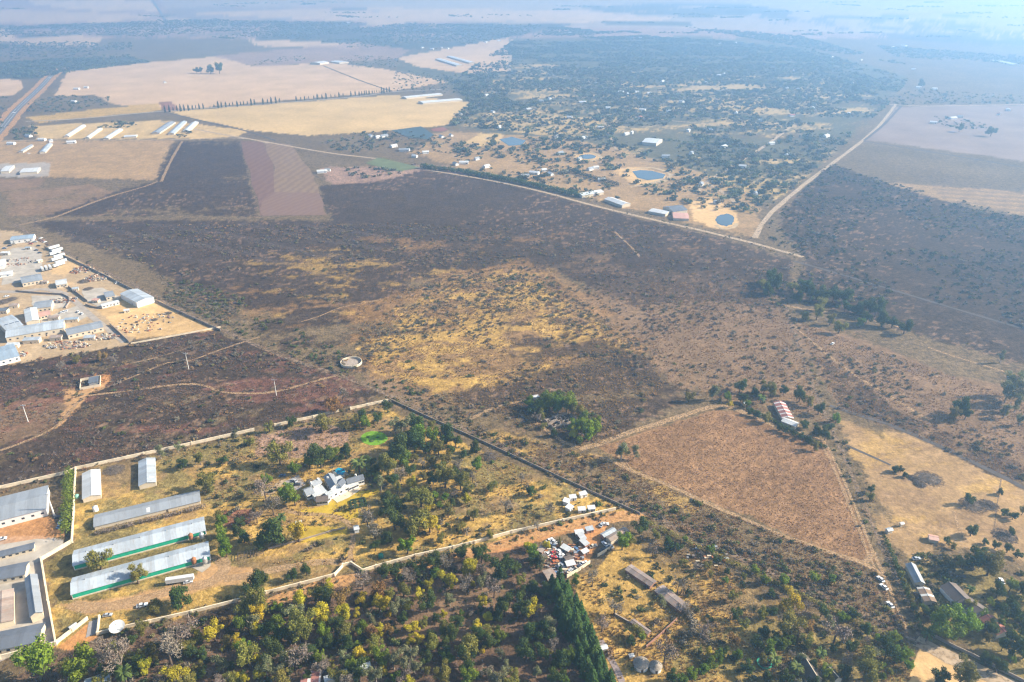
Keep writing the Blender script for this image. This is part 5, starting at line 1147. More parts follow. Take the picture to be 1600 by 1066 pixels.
for px, py, l, w, rz, rf, lab in [(891, 882, 5, 3.4, .3, 'white', 'white caravan-like shack below the brown shack'), (884, 858, 5.5, 3.2, -.7, 'pale', 'pale shack with a plank beside the parked wrecks'), (905, 833, 5, 3, .2, 'pale', 'pale shack on the upper side of the scrapyard'),
                                  (909, 840, 6, 3.2, -1.2, 'white', 'white shack along the orange yard'), (913, 849, 5.5, 3, -1.0, 'white', 'lower white shack along the orange yard'), (921, 828, 4.5, 3, .3, 'zinc', 'zinc lean-to at the top of the orange yard'), (914, 863, 4, 2.6, .6, 'pale', 'small pale shelter amid junk heaps'),
                                  (846, 860, 5, 3, 1.1, 'rusty', 'rusty shack under the yellow-green tree at the scrapyard edge'), (848, 872, 4.5, 3, .4, 'brown', 'brown shack behind the red wrecks')]:
    hut('scrap_hut', px, py, l, w, 2.2, rz, rf, lab, M_BRICK, 'shack', 'scrapyard shacks')

RF['dusty'] = sheet_roof('dusty_roof', (.25, .20, .175), (.3, .16, .1), .9, patch=.3)
gable('old_cowshed', 'upper dusty grey-roofed cowshed, half collapsed, in the dry pasture', (1016, 917), (976, 890), (990, 884), 2.4, 2.9, 'dusty', M_BRICK, 'shed')
gable('old_cowshed', 'lower dusty grey-roofed cowshed in the dry pasture', (1063, 956), (1022, 923), (1038, 915), 2.6, 3.1, 'dusty', M_BRICK, 'shed')
gable('old_piggery', 'narrow dusty roof below the bare pasture trees', (1012, 992), (984, 972), (991, 967), 2.2, 2.6, 'dusty', M_BRICK, 'shed')
# walls and fences
def wall_line(name, label, pts, h=2.2, th=.5, m=None, cat='wall', piers=True):
    t = thing(name, label, cat, G(*pts[0])); wp = [G(*p) for p in pts]; o0 = wp[0]
    m = m or M_CREAM
    for i in range(len(wp) - 1):
        a, b = wp[i] - o0, wp[i + 1] - o0; d = b - a; L_ = d.length; ang = math.atan2(d.y, d.x)
        s = MB().box(0.0, L_ - .02, -th / 2, th / 2, -.3, h).build('wall_panel', m, t); s.location = (a.x, a.y, 0); s.rotation_euler = (0, 0, ang)
        c = MB().box(0.02, L_ - .04, -th / 2 - .06, th / 2 + .06, h + .001, h + .1).build('coping', m, s)
        if piers:
            MB().box(-th, th, -th, th, -.3, h + .22).build('pier', m, s)
    return t
M_WALL = mat('sunlit_wall', (.70, .58, .41), .9, .34, .22, spec=.1)
M_PRECAST = mat('precast_wall', (.32, .26, .21), .95, .2, .3, spec=.1)
wall_line('compound_wall', 'cream wall between the compound drive and the poultry sheds', [(119, 735), (117, 768), (116, 800), (113, 848), (65, 876), (76, 942), (88, 1007)], 2.4, m=M_WALL)
wall_line('compound_front_wall', 'cream front wall of the compound above the bottom trees', [(88, 1008), (60, 1015), (0, 1030), (-40, 1038)], 2.4, m=M_WALL)
wall_line('gate_wing_wall', 'slanted cream wall leading to the brick gate apron', [(89, 1006), (114, 987), (138, 968)], 2.2, m=M_WALL)
wall_line('estate_wall', 'low cream wall from the satellite dish to the estate gate', [(156, 966), (153, 992), (190, 983), (234, 973), (300, 958), (368, 941), (415, 928), (470, 914), (523, 900), (536, 886)], 1.9, m=M_WALL)
wall_line('gate_screen_wall', 'recessed cream screen wall behind the estate gate', [(536, 885), (549, 882), (566, 893)], 2.0, m=M_WALL)
wall_line('estate_long_wall', 'long cream wall from the estate gate up to the boundary', [(566, 894), (588, 887), (650, 870), (709, 857), (742, 849), (800, 833), (880, 815), (962, 797)], 2.0, m=M_WALL)
wall_line('northern_estate_wall', 'cream wall between burnt veld and the poultry estate', [(-60, 780), (0, 764), (102, 741), (119, 734), (225, 711), (300, 695), (398, 673)], 2.2, m=M_WALL)
wall_line('broken_estate_wall', 'overgrown wall with gaps above the bare paddock', [(430, 666), (462, 659), (490, 653), (530, 643)], 2.0, m=M_WALL)
wall_line('broken_estate_wall', 'last stretch of overgrown wall towards the boundary', [(548, 640), (575, 634), (607, 627)], 2.0, m=M_WALL)
wall_line('boundary_wall', 'grey precast wall along the works and the burnt veld', [(70, 388), (110, 406), (160, 430), (215, 458), (270, 484), (345, 518)], 2.3, .2, M_PRECAST)
wall_line('boundary_wall', 'long grey precast wall between the estate and the veld', [(610, 626), (680, 658), (760, 694), (840, 731), (920, 768), (1000, 804)], 1.5, .2, M_PRECAST)
wall_line('scrapyard_wall', 'pale wall on the pasture side of the scrapyard', [(886, 903), (905, 892), (922, 880)], 2.2, .25, M_WALL)
wall_line('scrapyard_wall', 'short pale wall stub beside the bright scrapyard tree', [(934, 870), (955, 857)], 2.0, .25, M_WALL)
wall_line('works_wall', 'dark kerb wall around the factory forecourt', [(25, 456), (60, 459), (98, 461), (108, 466), (109, 473), (103, 482)], 1.8, .2, M_PRECAST)
wall_line('works_wall', 'dark wall beside the works road near the store', [(107, 449), (120, 459), (137, 472)], 2.2, .2, M_PRECAST)
wall_line('works_wall', 'short dark wall between sandy lot and white store', [(134, 477), (145, 481), (160, 483)], 1.8, .2, M_PRECAST)
wall_line('works_wall', 'dark wall along the sandy lot beside the works road', [(172, 508), (186, 521), (202, 536)], 2.2, .2, M_PRECAST)
wall_line('lot_wall', 'low cream wall at the foot of the sandy lot', [(205, 538), (260, 528), (345, 512)], 1.4, .2, M_WALL)
wall_line('paddock_wall', 'low brown wall from the pasture to the thatched hut', [(1010, 1012), (1035, 990), (1058, 968)], 1.4, .3, M_BRICK)
wall_line('garden_wall', 'low brown wall beside the estate lower lawn', [(420, 858), (470, 845), (520, 830), (540, 826)], 1.0, .3, M_PRECAST)
wall_line('roadside_wall', 'dark low wall along the dirt road at the bottom corner', [(1452, 992), (1490, 1012), (1520, 1026), (1570, 1052), (1610, 1072)], 1.8, .3, M_PRECAST)
wall_line('pasture_wall', 'crumbling stone wall below the bare pasture trees', [(962, 962), (985, 975), (1010, 990)], 1.2, .5, M_RUIN)

# ------------------------------------------------------------------ vehicles
def car_meshes():
    b = MB()
    prof = [(-2.15, .35), (2.15, .35), (2.2, .62), (2.05, .82), (1.0, .95), (-1.75, .98), (-2.15, .9)]
    w = .88
    def sweep(mb, prof, w0, w1):
        n = len(prof); vs = [(x, -w0, z) for x, z in prof] + [(x, w0, z) for x, z in prof]
        mb.add(vs, [(i, (i + 1) % n, n + (i + 1) % n, n + i) for i in range(n)] + [tuple(range(n - 1, -1, -1)), tuple(range(n, 2 * n))])
    sweep(b, prof, w, w)
    b.add([(-1.1, -.66, 1.46), (.25, -.66, 1.46), (.25, .66, 1.46), (-1.1, .66, 1.46), (-1.05, -.62, 1.52), (.2, -.62, 1.52), (.2, .62, 1.52), (-1.05, .62, 1.52)], [(0, 3, 2, 1), (4, 5, 6, 7), (0, 1, 5, 4), (1, 2, 6, 5), (2, 3, 7, 6), (3, 0, 4, 7)])
    g = MB().add([(-1.7, -.82, .96), (.95, -.82, .94), (.95, .82, .94), (-1.7, .82, .96), (-1.1, -.66, 1.455), (.25, -.66, 1.455), (.25, .66, 1.455), (-1.1, .66, 1.455)], [(0, 3, 2, 1), (4, 5, 6, 7), (0, 1, 5, 4), (1, 2, 6, 5), (2, 3, 7, 6), (3, 0, 4, 7)])
    wh = MB().tube((0, -.11, 0), (0, .11, 0), .33, .33, 12)
    hl = MB().box(-.04, .04, -.16, .16, -.07, .07)
    return b, g, wh, hl
cb, cg, cw, ch = car_meshes()
PAINT = {n: mat('paint_' + n, c, .3, .06, 1, spec=.5) for n, c in [('white', (.75, .75, .74)), ('red', (.42, .03, .025)), ('orange', (.5, .13, .04)), ('silver', (.4, .42, .44)), ('dark', (.04, .045, .055)), ('blue', (.09, .17, .3)), ('beige', (.55, .5, .4))]}
CBM = {n: cb.mesh('car_body_' + n, m) for n, m in PAINT.items()}
CGM = cg.mesh('car_glass', M_GLASS); CWM = cw.mesh('car_wheel', mat('tyre', (.02, .02, .02), .9, .1, 1)); CHM = ch.mesh('car_lamp', M_LINE)
def car(px, py, hd, paint, label=None, desc=None, s=1.0, group=None):
    q = G(px, py, .7); t = thing('parked_car', label, 'car', (q.x, q.y, .06), hd, group, s)
    link('body', CBM[paint], t); link('cabin_glass', CGM, t)
    for x in (-1.35, 1.35):
        for y in (-.8, .8): link('wheel', CWM, t, (x, y, .33))
    for y in (-.6, .6): link('headlight', CHM, t, (2.17, y, .66))
    if desc: later_label(t, desc, px, py)
CG_ = 'white cars parked on the boundary track'
car(1376, 905, 1.9, 'white', 'uppermost of three white cars parked by the corner track', group=CG_, s=1.12)
car(1381, 917, 2.0, 'white', 'middle one of three white cars parked by the corner track', group=CG_, s=1.12)
car(1391, 945, 1.8, 'white', 'lowest of three white cars parked by the corner track', group=CG_, s=1.12)
SG = 'wrecks in the scrapyard'
for px, py, hd, p, d in [(855, 865, 2.2, 'white', 'white scrapyard car'), (865, 864, .3, 'red', 'upper red wreck'), (864, 871, .1, 'red', 'lower red wreck'), (866.5, 878, .4, 'orange', 'orange-red wreck'), (872, 861, 2.4, 'white', 'white scrapyard car'), (876, 868, .5, 'white', 'white scrapyard car'),
                         (878, 883, 2.2, 'silver', 'silver scrapyard car'), (872, 888, 1.9, 'dark', 'dark scrapyard car'), (945, 850, 2.1, 'white', 'white scrapyard car'), (927, 853, .4, 'beige', 'beige scrapyard van'), (859, 844, .6, 'white', 'white scrapyard car'), (864, 846, 2.6, 'white', 'white scrapyard car'), (867, 852, 1.2, 'white', 'white scrapyard car'),
                         (912, 880, .5, 'white', 'white scrapyard car'), (905, 885, .7, 'dark', 'dark scrapyard car'), (890, 892, .9, 'silver', 'silver scrapyard car'), (945, 819, .1, 'white', 'white scrapyard car'), (940, 820, 1.0, 'silver', 'silver scrapyard car'), (953, 853, 2.2, 'silver', 'silver scrapyard car'), (900, 858, 2.2, 'blue', 'blue scrapyard car'),
                         (880, 875, 2.0, 'dark', 'dark scrapyard car'), (869, 895, .4, 'blue', 'blue scrapyard car'), (944, 859, .3, 'dark', 'dark scrapyard car')]:
    car(px, py, hd, p, None, d, 1.15, SG)
car(294, 909, .3, 'white', 'white car parked beside the long trailer', s=1.1); car(222, 946, .3, 'white', 'white pickup under the tree near the poultry drive', s=1.25); car(464, 757, .2, 'dark', 'dark car on the mansion forecourt', s=1.1)
car(460, 751, 2.5, 'silver', 'silver car on the mansion forecourt', s=1.1); car(441, 743, .4, 'blue', 'blue car beside the mansion driveway', s=1.0); car(168, 961, .2, 'silver', 'silver car behind the satellite dish', s=1.05)
for px, py, hd, p in [(20, 813, .2, 'white'), (26, 812, .2, 'silver'), (31, 811, .2, 'dark'), (92, 808, .1, 'dark'), (96, 815, 1.4, 'white'), (94, 822, 1.4, 'blue'), (3, 842, .4, 'white'), (122, 487, 2.3, 'white'), (128, 490, 2.3, 'white'), (96, 488, 1.9, 'white'), (100, 487, 1.9, 'white'), (104, 486, 1.9, 'white'), (1301, 537, .8, 'white'), (78, 121, .9, 'white'), (183, 442, 1, 'white'), (10, 463, .6, 'white'),
                      (60, 384, .2, 'dark'), (55, 378, .3, 'silver'), (48, 381, .2, 'red'), (22, 381, .3, 'beige'), (15, 384, .3, 'dark'), (7, 388, .3, 'blue'), (64, 372, 1.3, 'white'), (70, 378, 1.2, 'white'), (57, 391, .2, 'dark'), (62, 395, .2, 'dark'), (1565, 908, 1.3, 'white'), (1432, 873, .1, 'silver'), (45, 240, .9, 'white'), (22, 176, .9, 'white'), (12, 196, .9, 'dark')]:
    car(px, py, hd, p, None, p + ' parked car', 1.15, 'cars parked on yards and roads')
def trailer(px, py, hd, label, L_=13.6, group=None, cabin=False):
    q = G(px, py, 2.4); t = thing('box_trailer', label, 'trailer', (q.x, q.y, .06), hd, group)
    MB().box(-L_ / 2, L_ / 2, -1.25, 1.25, 1.25, 3.9).build('cargo_box', mat('trailer_skin', (.58, .58, .56), .5, .15, .4), t); MB().box(-L_ / 2 + .3, L_ / 2 - .3, -.5, .5, .95, 1.24).build('chassis', M_DOOR, t)
    for x in (-L_ / 2 + 1.2, -L_ / 2 + 2.5, -L_ / 2 + 3.8):
        for y in (-1.0, 1.0): link('wheel', CWM, t, (x, y, .5), None, 1.5)
    MB().box(-L_ / 2 - .04, -L_ / 2 - .005, -1.2, 1.2, 1.3, 3.85).build('rear_door', M_STEEL, t)
TG = 'white trailers parked side by side'
names = 'first second third fourth fifth sixth seventh eighth ninth tenth'.split()
dv = G(95, 386) - G(78, 391)
for i, (px, py) in enumerate([(84, 386), (89, 390.5), (86, 395), (92, 399.5), (89, 404), (95, 408.5), (92, 413)]):
    trailer(px, py, math.atan2(dv.y, dv.x), f'{names[i]} white trailer from the top in the parked trailer rank', 13.5, TG)
dv = G(70, 413) - G(75, 421)
for i, (px, py) in enumerate([(66, 420), (72, 418.5), (78, 417)]):
    trailer(px, py, math.atan2(dv.y, dv.x), f'{names[i]} white trailer in the short rank below the long one', 10, TG)
trailer(281, 905, .22, 'long white box trailer parked in front of the poultry sheds', 14.5)

# ------------------------------------------------------------------ dish, silos, masts, tanks
q = G(187, 988); ds = thing('satellite_dish', 'big white satellite dish inside the estate wall corner', 'satellite dish', q, 0)
MB().tube((0, 0, -.2), (0, 0, 3.0), .45, .35, 12).build('pedestal', M_STEEL, ds)
mb = MB(); n, k = 32, 8; vs = []
for j in range(k + 1):
    r = 3.7 * j / k
    for i in range(n): vs.append((r * math.cos(2 * math.pi * i / n), r * math.sin(2 * math.pi * i / n), r * r * .062))
mb.add(vs, [(j * n + i, j * n + (i + 1) % n, (j + 1) * n + (i + 1) % n, (j + 1) * n + i) for j in range(k) for i in range(n)])
vs2 = [(x, y, z - .12) for x, y, z in vs]; mb.add(vs2, [(j * n + i, (j + 1) * n + i, (j + 1) * n + (i + 1) % n, j * n + (i + 1) % n) for j in range(k) for i in range(n)])
rf = mb.build('reflector', M_WHITE, ds, True); rf.location = (-.6, .2, 3.3); rf.rotation_euler = (R(14), R(6), 0)
for i in range(3):
    a = i * 2.094; MB().tube((3.1 * math.cos(a), 3.1 * math.sin(a), .6), (0, 0, 3.1), .07, .07, 6).build('feed_strut', M_STEEL, rf)
MB().tube((0, 0, 2.7), (0, 0, 3.3), .3, .2, 10).build('feed_horn', M_STEEL, rf)
def silo(px, py, m, label, r=1.35, h=5.2):
    t = thing('feed_silo', label, 'silo', G(px, py), 0, 'feed silos of the poultry sheds')
    MB().lathe([(.2, 1.0), (r, 2.3), (r, h), (r * .3, h + .9), (.02, h + 1.0)], 18).build('hopper', m, t, False); MB().lathe([(r * .3, h + .92), (r * .3, h + 1.15), (.02, h + 1.15)], 12).build('cap', m, t)
    for i in range(4):
        a = i * math.pi / 2 + .7; MB().tube((r * .92 * math.cos(a), r * .92 * math.sin(a), 0), (r * .92 * math.cos(a), r * .92 * math.sin(a), 2.5), .08, .08, 6).build('leg', M_STEEL, t)
silo(300, 846, M_RUST, 'rusty feed silo at the upper poultry shed end'); silo(317, 845, M_STEEL, 'pale metal feed silo at the upper poultry shed end'); silo(305, 884, M_RUST, 'rusty feed silo at the lower poultry shed end'); silo(322, 883, M_STEEL, 'pale metal feed silo at the lower poultry shed end')
def mast(px, py, h, label, arm=4.0, r=.22):
    t = thing('power_mast', label, 'mast', G(px, py), 0, 'white masts')
    MB().tube((0, 0, -.3), (0, 0, h), r * 1.3, r * .7, 8).build('pole', M_WHITE, t); a = MB().box(-arm / 2, arm / 2, -.12, .12, h - .9, h - .65).build('crossarm', M_WHITE, t)
    for x in (-arm / 2 + .2, 0.55, arm / 2 - .2): MB().tube((x, 0, h - .64), (x, 0, h + .1), .12, .09, 6).build('insulator', M_STEEL, a)
mast(295, 577, 16, 'tall white power mast above the orange veld path'); mast(44, 659, 15, 'white power mast on the brown patch at the picture edge'); mast(432, 618, 15, 'white power mast on the veld path near the reservoir'); mast(85, 806, 17, 'thick white mast beside the hedge and warehouse', 2.6, .42)
for i, (px, py) in enumerate([(741, 851), (589, 884), (1290, 700), (1360, 850), (1255, 420), (840, 300), (700, 272)]):
    t = thing('wooden_pole', None, 'pole', G(px, py), 0, 'wooden line poles'); MB().tube((0, 0, -.2), (0, 0, 8.5), .14, .1, 7).build('post', M_BARK, t); MB().box(-1, 1, -.06, .06, 7.7, 7.85).build('crossarm', M_BARK, t); later_label(t, 'thin wooden line pole', px, py)
q = G(595, 869, 1); t = thing('water_tank', 'round green water tank beside the estate wall', 'tank', (q.x, q.y, 0)); MB().lathe([(1.5, -.05), (1.5, 2.0), (1.1, 2.35), (.3, 2.5), (.02, 2.5)], 20).build('tank_body', mat('green_tank', (.01, .16, .11), .5, .1, 1), t, True); MB().lathe([(.35, 2.48), (.35, 2.65), (.02, 2.65)], 12).build('lid', MATS['green_tank'], t)
q = G(120, 776, 1); t = thing('water_tank', 'small pale green tank between the wall and white shed', 'tank', (q.x, q.y, 0)); MB().lathe([(1.3, -.05), (1.3, 2.2), (.3, 2.6), (.02, 2.6)], 18).build('tank_body', mat('pale_tank', (.2, .42, .33), .5, .1, 1), t, True); MB().lathe([(.3, 2.58), (.3, 2.75), (.02, 2.75)], 12).build('lid', MATS['pale_tank'], t)
q = G(149, 795, 1.5); t = thing('water_tank', 'white round tank at the end of the long grey shed', 'tank', (q.x, q.y, 0)); MB().lathe([(1.6, -.05), (1.6, 3.0), (.4, 3.5), (.02, 3.5)], 18).build('tank_body', M_WHITE, t, True); MB().lathe([(.4, 3.48), (.4, 3.65), (.02, 3.65)], 12).build('lid', M_WHITE, t)

# shade-net cage and pergola on the estate
q = G(392, 868); t = thing('shade_cage', 'dark slatted shade cage near the lower poultry shed', 'cage', q, .32)
for i in range(9): MB().box(-7 + i * 1.75, -7 + i * 1.75 + .25, -2.6, 2.6, 2.2, 2.35).build('slat', M_DOOR, t)
for x in (-7, 7.1):
    for y in (-2.5, 2.5): MB().tube((x, y, -.1), (x, y, 2.2), .1, .1, 6).build('post', M_DOOR, t)
for s in (-1, 1): MB().box(-7.1, 7.3, s * 2.5 - .06, s * 2.5 + .06, 2.02, 2.18).build('rail', M_DOOR, t)

# hedges: one clipped row against the compound wall, one along the shed front
def hedge(name, label, pts, w, h, m, dens=9, size=.42):
    wp = [G(*p) for p in pts]; o0 = wp[0]; t = thing(name, label, 'hedge', o0); mb = MB(); core = MB()
    for i in range(len(wp) - 1):
        a, b = wp[i] - o0, wp[i + 1] - o0; L_ = (b - a).length; lobes = []
        n = max(3, int(L_ / (w * .55)))
        for k in range(n + 1): p = a.lerp(b, k / n); lobes.append((p.x + rng.normal() * w * .1, p.y + rng.normal() * w * .1, h * .5 + rng.normal() * h * .06, h * .52 * rng.uniform(.85, 1.15)))
        leaf_quads(mb, lobes, int(L_ * dens * 4), size, .7, 1.0, .35)
        for k in range(n): p = a.lerp(b, k / n); core.tube((p.x, p.y, -.1), (p.x, p.y, h * .5), .12, .06, 5, False)
    mb.build('foliage', m, t); core.build('stem', M_BARK, t)
hedge('tall_hedge', 'tall green conifer hedge against the compound wall', [(109, 742), (109, 770), (107, 800), (105, 832)], 4, 6.5, LM['g'], 10, .5)
hedge('bare_hedge', 'leafless grey hedge along the front of the long grey shed', [(150, 836), (200, 823), (260, 808), (318, 794)], 3, 3.2, M_TWIG, 10, .3)
hedge('shrub_hedge', 'dark shrub hedge below the striped red-roofed house', [(1168, 640), (1200, 655), (1230, 672), (1262, 688), (1290, 700)], 3, 2.6, LM['d'], 8, .4)
hedge('garden_hedge', 'dark hedge between the estate gate wall and woodland', [(590, 896), (640, 884), (700, 868)], 3, 3, LM['d'], 8, .4)
hedge('cypress_screen', 'row of dark cypresses beside the white houses near the dam', [(886, 268), (920, 278), (966, 291)], 3, 6.5, LM['c'], 8, .5)
hedge('windbreak', 'dark windbreak along the boundary road', [(660, 263), (720, 270), (780, 281), (840, 293), (905, 308)], 7, 8, LM['d'], 8, .8)

hedge('kraal_thicket', 'curved dark thicket ring near the round thatched hut', [(1062, 950), (1080, 968), (1082, 990), (1066, 1004)], 4, 3.4, M_TWIG, 14, .4)
hedge('fence_thicket', 'bushy thicket along the boundary below the tall red grass', [(1010, 818), (1080, 852), (1150, 885), (1230, 922), (1310, 960), (1390, 998)], 3, 3.0, LM['o'], 5, .4)
hedge('track_thicket', 'dark thicket along the boundary beside the three cars', [(1384, 845), (1398, 880), (1412, 915), (1426, 950), (1438, 985)], 3, 2.8, LM['d'], 6, .4)
# ------------------------------------------------------------------ brush heaps and junk
def heap(name, px, py, r, h, n, m, label, cat='heap', lw=(.09, 2.0)):
    q = G(px, py); mb = MB()
    for i in range(n):
        a = random.random() * 6.28; d = r * random.random() ** .6; z = h * (1 - (d / r) ** 2) * random.random()
        p = Vector((d * math.cos(a), d * math.sin(a), z + .05)); v = rv(lw[1]); v.z *= .35
        mb.tube(p - v * .5, p + v * .5, lw[0], lw[0] * .6, 4, True)
    mb.lathe([(r * .8, -.05), (r * .5, h * .15), (r * .2, h * .3), (.02, h * .3)], 9)
    o = mb.build(name, m); o.location = q; tag(o, label, cat); return o
M_BRUSH = mat('dead_brush', (.17, .135, .105), 1, .35, 1.5, spec=0)
for px, py, r, h, lab in [(1452, 748, 9, 2.2, 'wide ring of dead brush on the straw paddock'), (1437, 757, 4, 1.6, 'smaller brush pile beside the wide ring'), (1428, 748, 4, 1.6, 'brush pile with a pale scrap on the straw paddock'), (1520, 790, 8, 2, 'dark brush heap under trees at the straw field end'), (1545, 790, 6, 1.6, 'thin brush heap near the straw field end'), (1570, 838, 7, 1.5, 'round brush kraal on the pale paddock'),
                          (765, 714, 6, 2, 'dark stick heap on the bare estate slope'), (132, 440, 7, 2.2, 'heap of dead branches in the works yard'), (138, 452, 5, 2, 'smaller heap of branches near the works road'), (178, 735, 7, 1.6, 'dumped branches between the two small sheds'), (262, 490, 4, 1.2, 'dark heap on the orange sandy lot'), (241, 500, 3, 1, 'low scrap heap on the sandy lot'), (5, 472, 8, 2.5, 'brown scrap heap at the factory edge'), (18, 468, 6, 2, 'scrap heap behind the factory')]:
    heap('brush_heap', px, py, r, h, 420, M_BRUSH, lab)
def junk(name, px, py, rx, ry, n, label):
    q = G(px, py); sel = [M_RUST, M_RUIN, M_STEEL, M_DOOR, M_BRICK, M_CREAM]; mb = MB()
    for i in range(n):
        a = random.random() * 6.28; d = random.random() ** .5; x, y = rx * d * math.cos(a), ry * d * math.sin(a); s = random.uniform(.3, 1.3); t = random.uniform(.2, .9)
        mb.box(x - s, x + s, y - t, y + t, -.05, random.uniform(.3, 1.6), random.randrange(6))
    o = mb.build(name, sel); o.location = q; tag(o, label, 'junk', kind='stuff')
junk('scrap_junk', 880, 872, 13, 14, 190, 'loose scrap and panels strewn through the scrapyard')
junk('yard_scrap', 128, 422, 12, 14, 90, 'pale scrap dumped along the works boundary'); junk('yard_scrap', 152, 434, 14, 12, 90, 'rubble and scrap by the boundary wall'); junk('factory_scrap', 105, 540, 22, 8, 120, 'white bags and crates stacked on the factory edge'); junk('factory_scrap', 165, 527, 12, 8, 70, 'bags and drums beside the works road')
junk('depot_scrap', 100, 470, 14, 8, 60, 'pallets and scrap on the factory forecourt'); junk('depot_scrap', 28, 410, 20, 16, 50, 'scrap scattered over the trailer yard'); junk('depot_scrap', 14, 556, 16, 8, 60, 'crates piled behind the blue workshop')
junk('lot_debris', 225, 505, 30, 22, 90, 'bits of debris spread on the orange sandy lot'); junk('truck_parts', 48, 377, 18, 6, 60, 'truck parts lined up by the workshop'); junk('garden_debris', 1105, 870, 12, 10, 50, 'pale dumped rubble beside the boundary')

# ------------------------------------------------------------------ bushes, grass tufts and far woods
def lib_mesh(name, m, n, size, lobes, jit=.7, flat=.8, shell=.5):
    mb = MB(); leaf_quads(mb, lobes, n, size, jit, flat, shell); o = bpy.data.objects.new(name, mb.mesh(name, m)); return o
def low_lobes(n): return [(0, 0, .42, .5)] + [(rng.normal() * .42, rng.normal() * .42, rng.uniform(.25, .7), rng.uniform(.25, .42)) for _ in range(n)]
BM = {'grey': mat('grey_bush', (.20, .165, .115), .9, .25, .8, objvar=.3, hue=.02, trans=.2, spec=.05), 'olive': mat('olive_bush', (.165, .145, .06), .9, .25, .8, objvar=.3, hue=.02, trans=.2, spec=.05), 'green': mat('green_bush', (.105, .125, .038), .9, .25, .8, objvar=.3, hue=.02, trans=.2, spec=.05),
      'dark': mat('dark_bush', (.06, .074, .034), .9, .25, .8, objvar=.3, hue=.02, trans=.2, spec=.05), 'tan': mat('tan_bush', (.30, .19, .09), .9, .25, .8, objvar=.3, hue=.015, trans=.2, spec=.05), 'straw': mat('straw_tuft', (.40, .26, .11), 1, .25, .8, objvar=.25, trans=.25, spec=0), 'rustgrass': mat('rust_tuft', (.27, .15, .08), 1, .2, .8, objvar=.16, trans=.25, spec=0), 'ash': mat('ash_tuft', (.15, .12, .10), 1, .25, .8, objvar=.4, trans=.1, spec=0)}
def tuft(m):
    mb = MB()
    for i in range(16):
        a = rng.random() * 6.28; r = rng.random() * .4; p = Vector((r * math.cos(a), r * math.sin(a), -.02)); d = Vector((math.cos(a) * .45, math.sin(a) * .45, 1)).normalized() + rv(.3); s = Vector((-math.sin(a), math.cos(a), 0)) * .13; l = rng.uniform(.5, 1.0)
        mb.add([p - s, p + s, p + d * l + s * .4, p + d * l - s * .4], [(0, 1, 2, 3)])
    return bpy.data.objects.new('tuft', mb.mesh('tuft', m))
SETS = {}
for k in ('grey', 'olive', 'green', 'dark', 'tan'): SETS[k] = [lib_mesh(k + '_bush_model', BM[k], 130, .16, low_lobes(6)) for _ in range(3)]
FARM = [mat('far_leaf_' + n, c, .9, .25, .8, objvar=.35, hue=.02, trans=.2, spec=.05) for n, c in (('deep', (.075, .095, .048)), ('mid', (.12, .14, .065)), ('dry', (.17, .15, .085)), ('dim', (.095, .105, .065)))]  # distant foliage lightened in its colour, standing in for thicker haze
SETS['far'] = [lib_mesh('far_tree_model', m, 80, .22, low_lobes(7)) for m in FARM]
for k in ('straw', 'rustgrass', 'ash'): SETS[k] = [tuft(BM[k]) for _ in range(2)]
def gn_scatter(name, pts, scl, kinds, label, cat):
    """one object that stands bushes on a cloud of points"""
    col = bpy.data.collections.new(name + '_models')
    for k in kinds:
        for src in SETS[k]: col.objects.link(src.copy())
    nvar = len(col.objects); n = len(pts)
    me = bpy.data.meshes.new(name); me.vertices.add(n); me.vertices.foreach_set('co', np.asarray(pts, np.float32).ravel())
    me.attributes.new('size', 'FLOAT_VECTOR', 'POINT').data.foreach_set('vector', np.stack([scl * rng.uniform(.85, 1.2, n), scl * rng.uniform(.85, 1.2, n), scl * rng.uniform(.75, 1.2, n)], 1).astype(np.float32).ravel())
    me.attributes.new('pick', 'INT', 'POINT').data.foreach_set('value', rng.integers(0, nvar, n).astype(np.int32))
    me.attributes.new('turn', 'FLOAT_VECTOR', 'POINT').data.foreach_set('vector', np.stack([np.zeros(n), np.zeros(n), rng.uniform(0, 6.28, n)], 1).astype(np.float32).ravel())
    o = link(name, me); tag(o, label, cat, kind='stuff')
    ng = bpy.data.node_groups.new(name, 'GeometryNodeTree'); ng.interface.new_socket('Geometry', in_out='INPUT', socket_type='NodeSocketGeometry'); ng.interface.new_socket('Geometry', in_out='OUTPUT', socket_type='NodeSocketGeometry')
    N, L_ = ng.nodes, ng.links; gi = N.new('NodeGroupInput'); go = N.new('NodeGroupOutput'); ip = N.new('GeometryNodeInstanceOnPoints'); ci = N.new('GeometryNodeCollectionInfo')
    ci.inputs['Collection'].default_value = col; ci.inputs['Separate Children'].default_value = True; ci.inputs['Reset Children'].default_value = True
    def attr(nm, t): a = N.new('GeometryNodeInputNamedAttribute'); a.data_type = t; a.inputs['Name'].default_value = nm; return [s for s in a.outputs if s.enabled and s.name == 'Attribute'][0]
    L_.new(gi.outputs[0], ip.inputs['Points']); L_.new(ci.outputs[0], ip.inputs['Instance']); ip.inputs['Pick Instance'].default_value = True
    L_.new(attr('pick', 'INT'), ip.inputs['Instance Index']); L_.new(attr('size', 'FLOAT_VECTOR'), ip.inputs['Scale']); L_.new(attr('turn', 'FLOAT_VECTOR'), ip.inputs['Rotation']); L_.new(ip.outputs[0], go.inputs[0])
    md = o.modifiers.new('plants', 'NODES'); md.node_group = ng
    return o
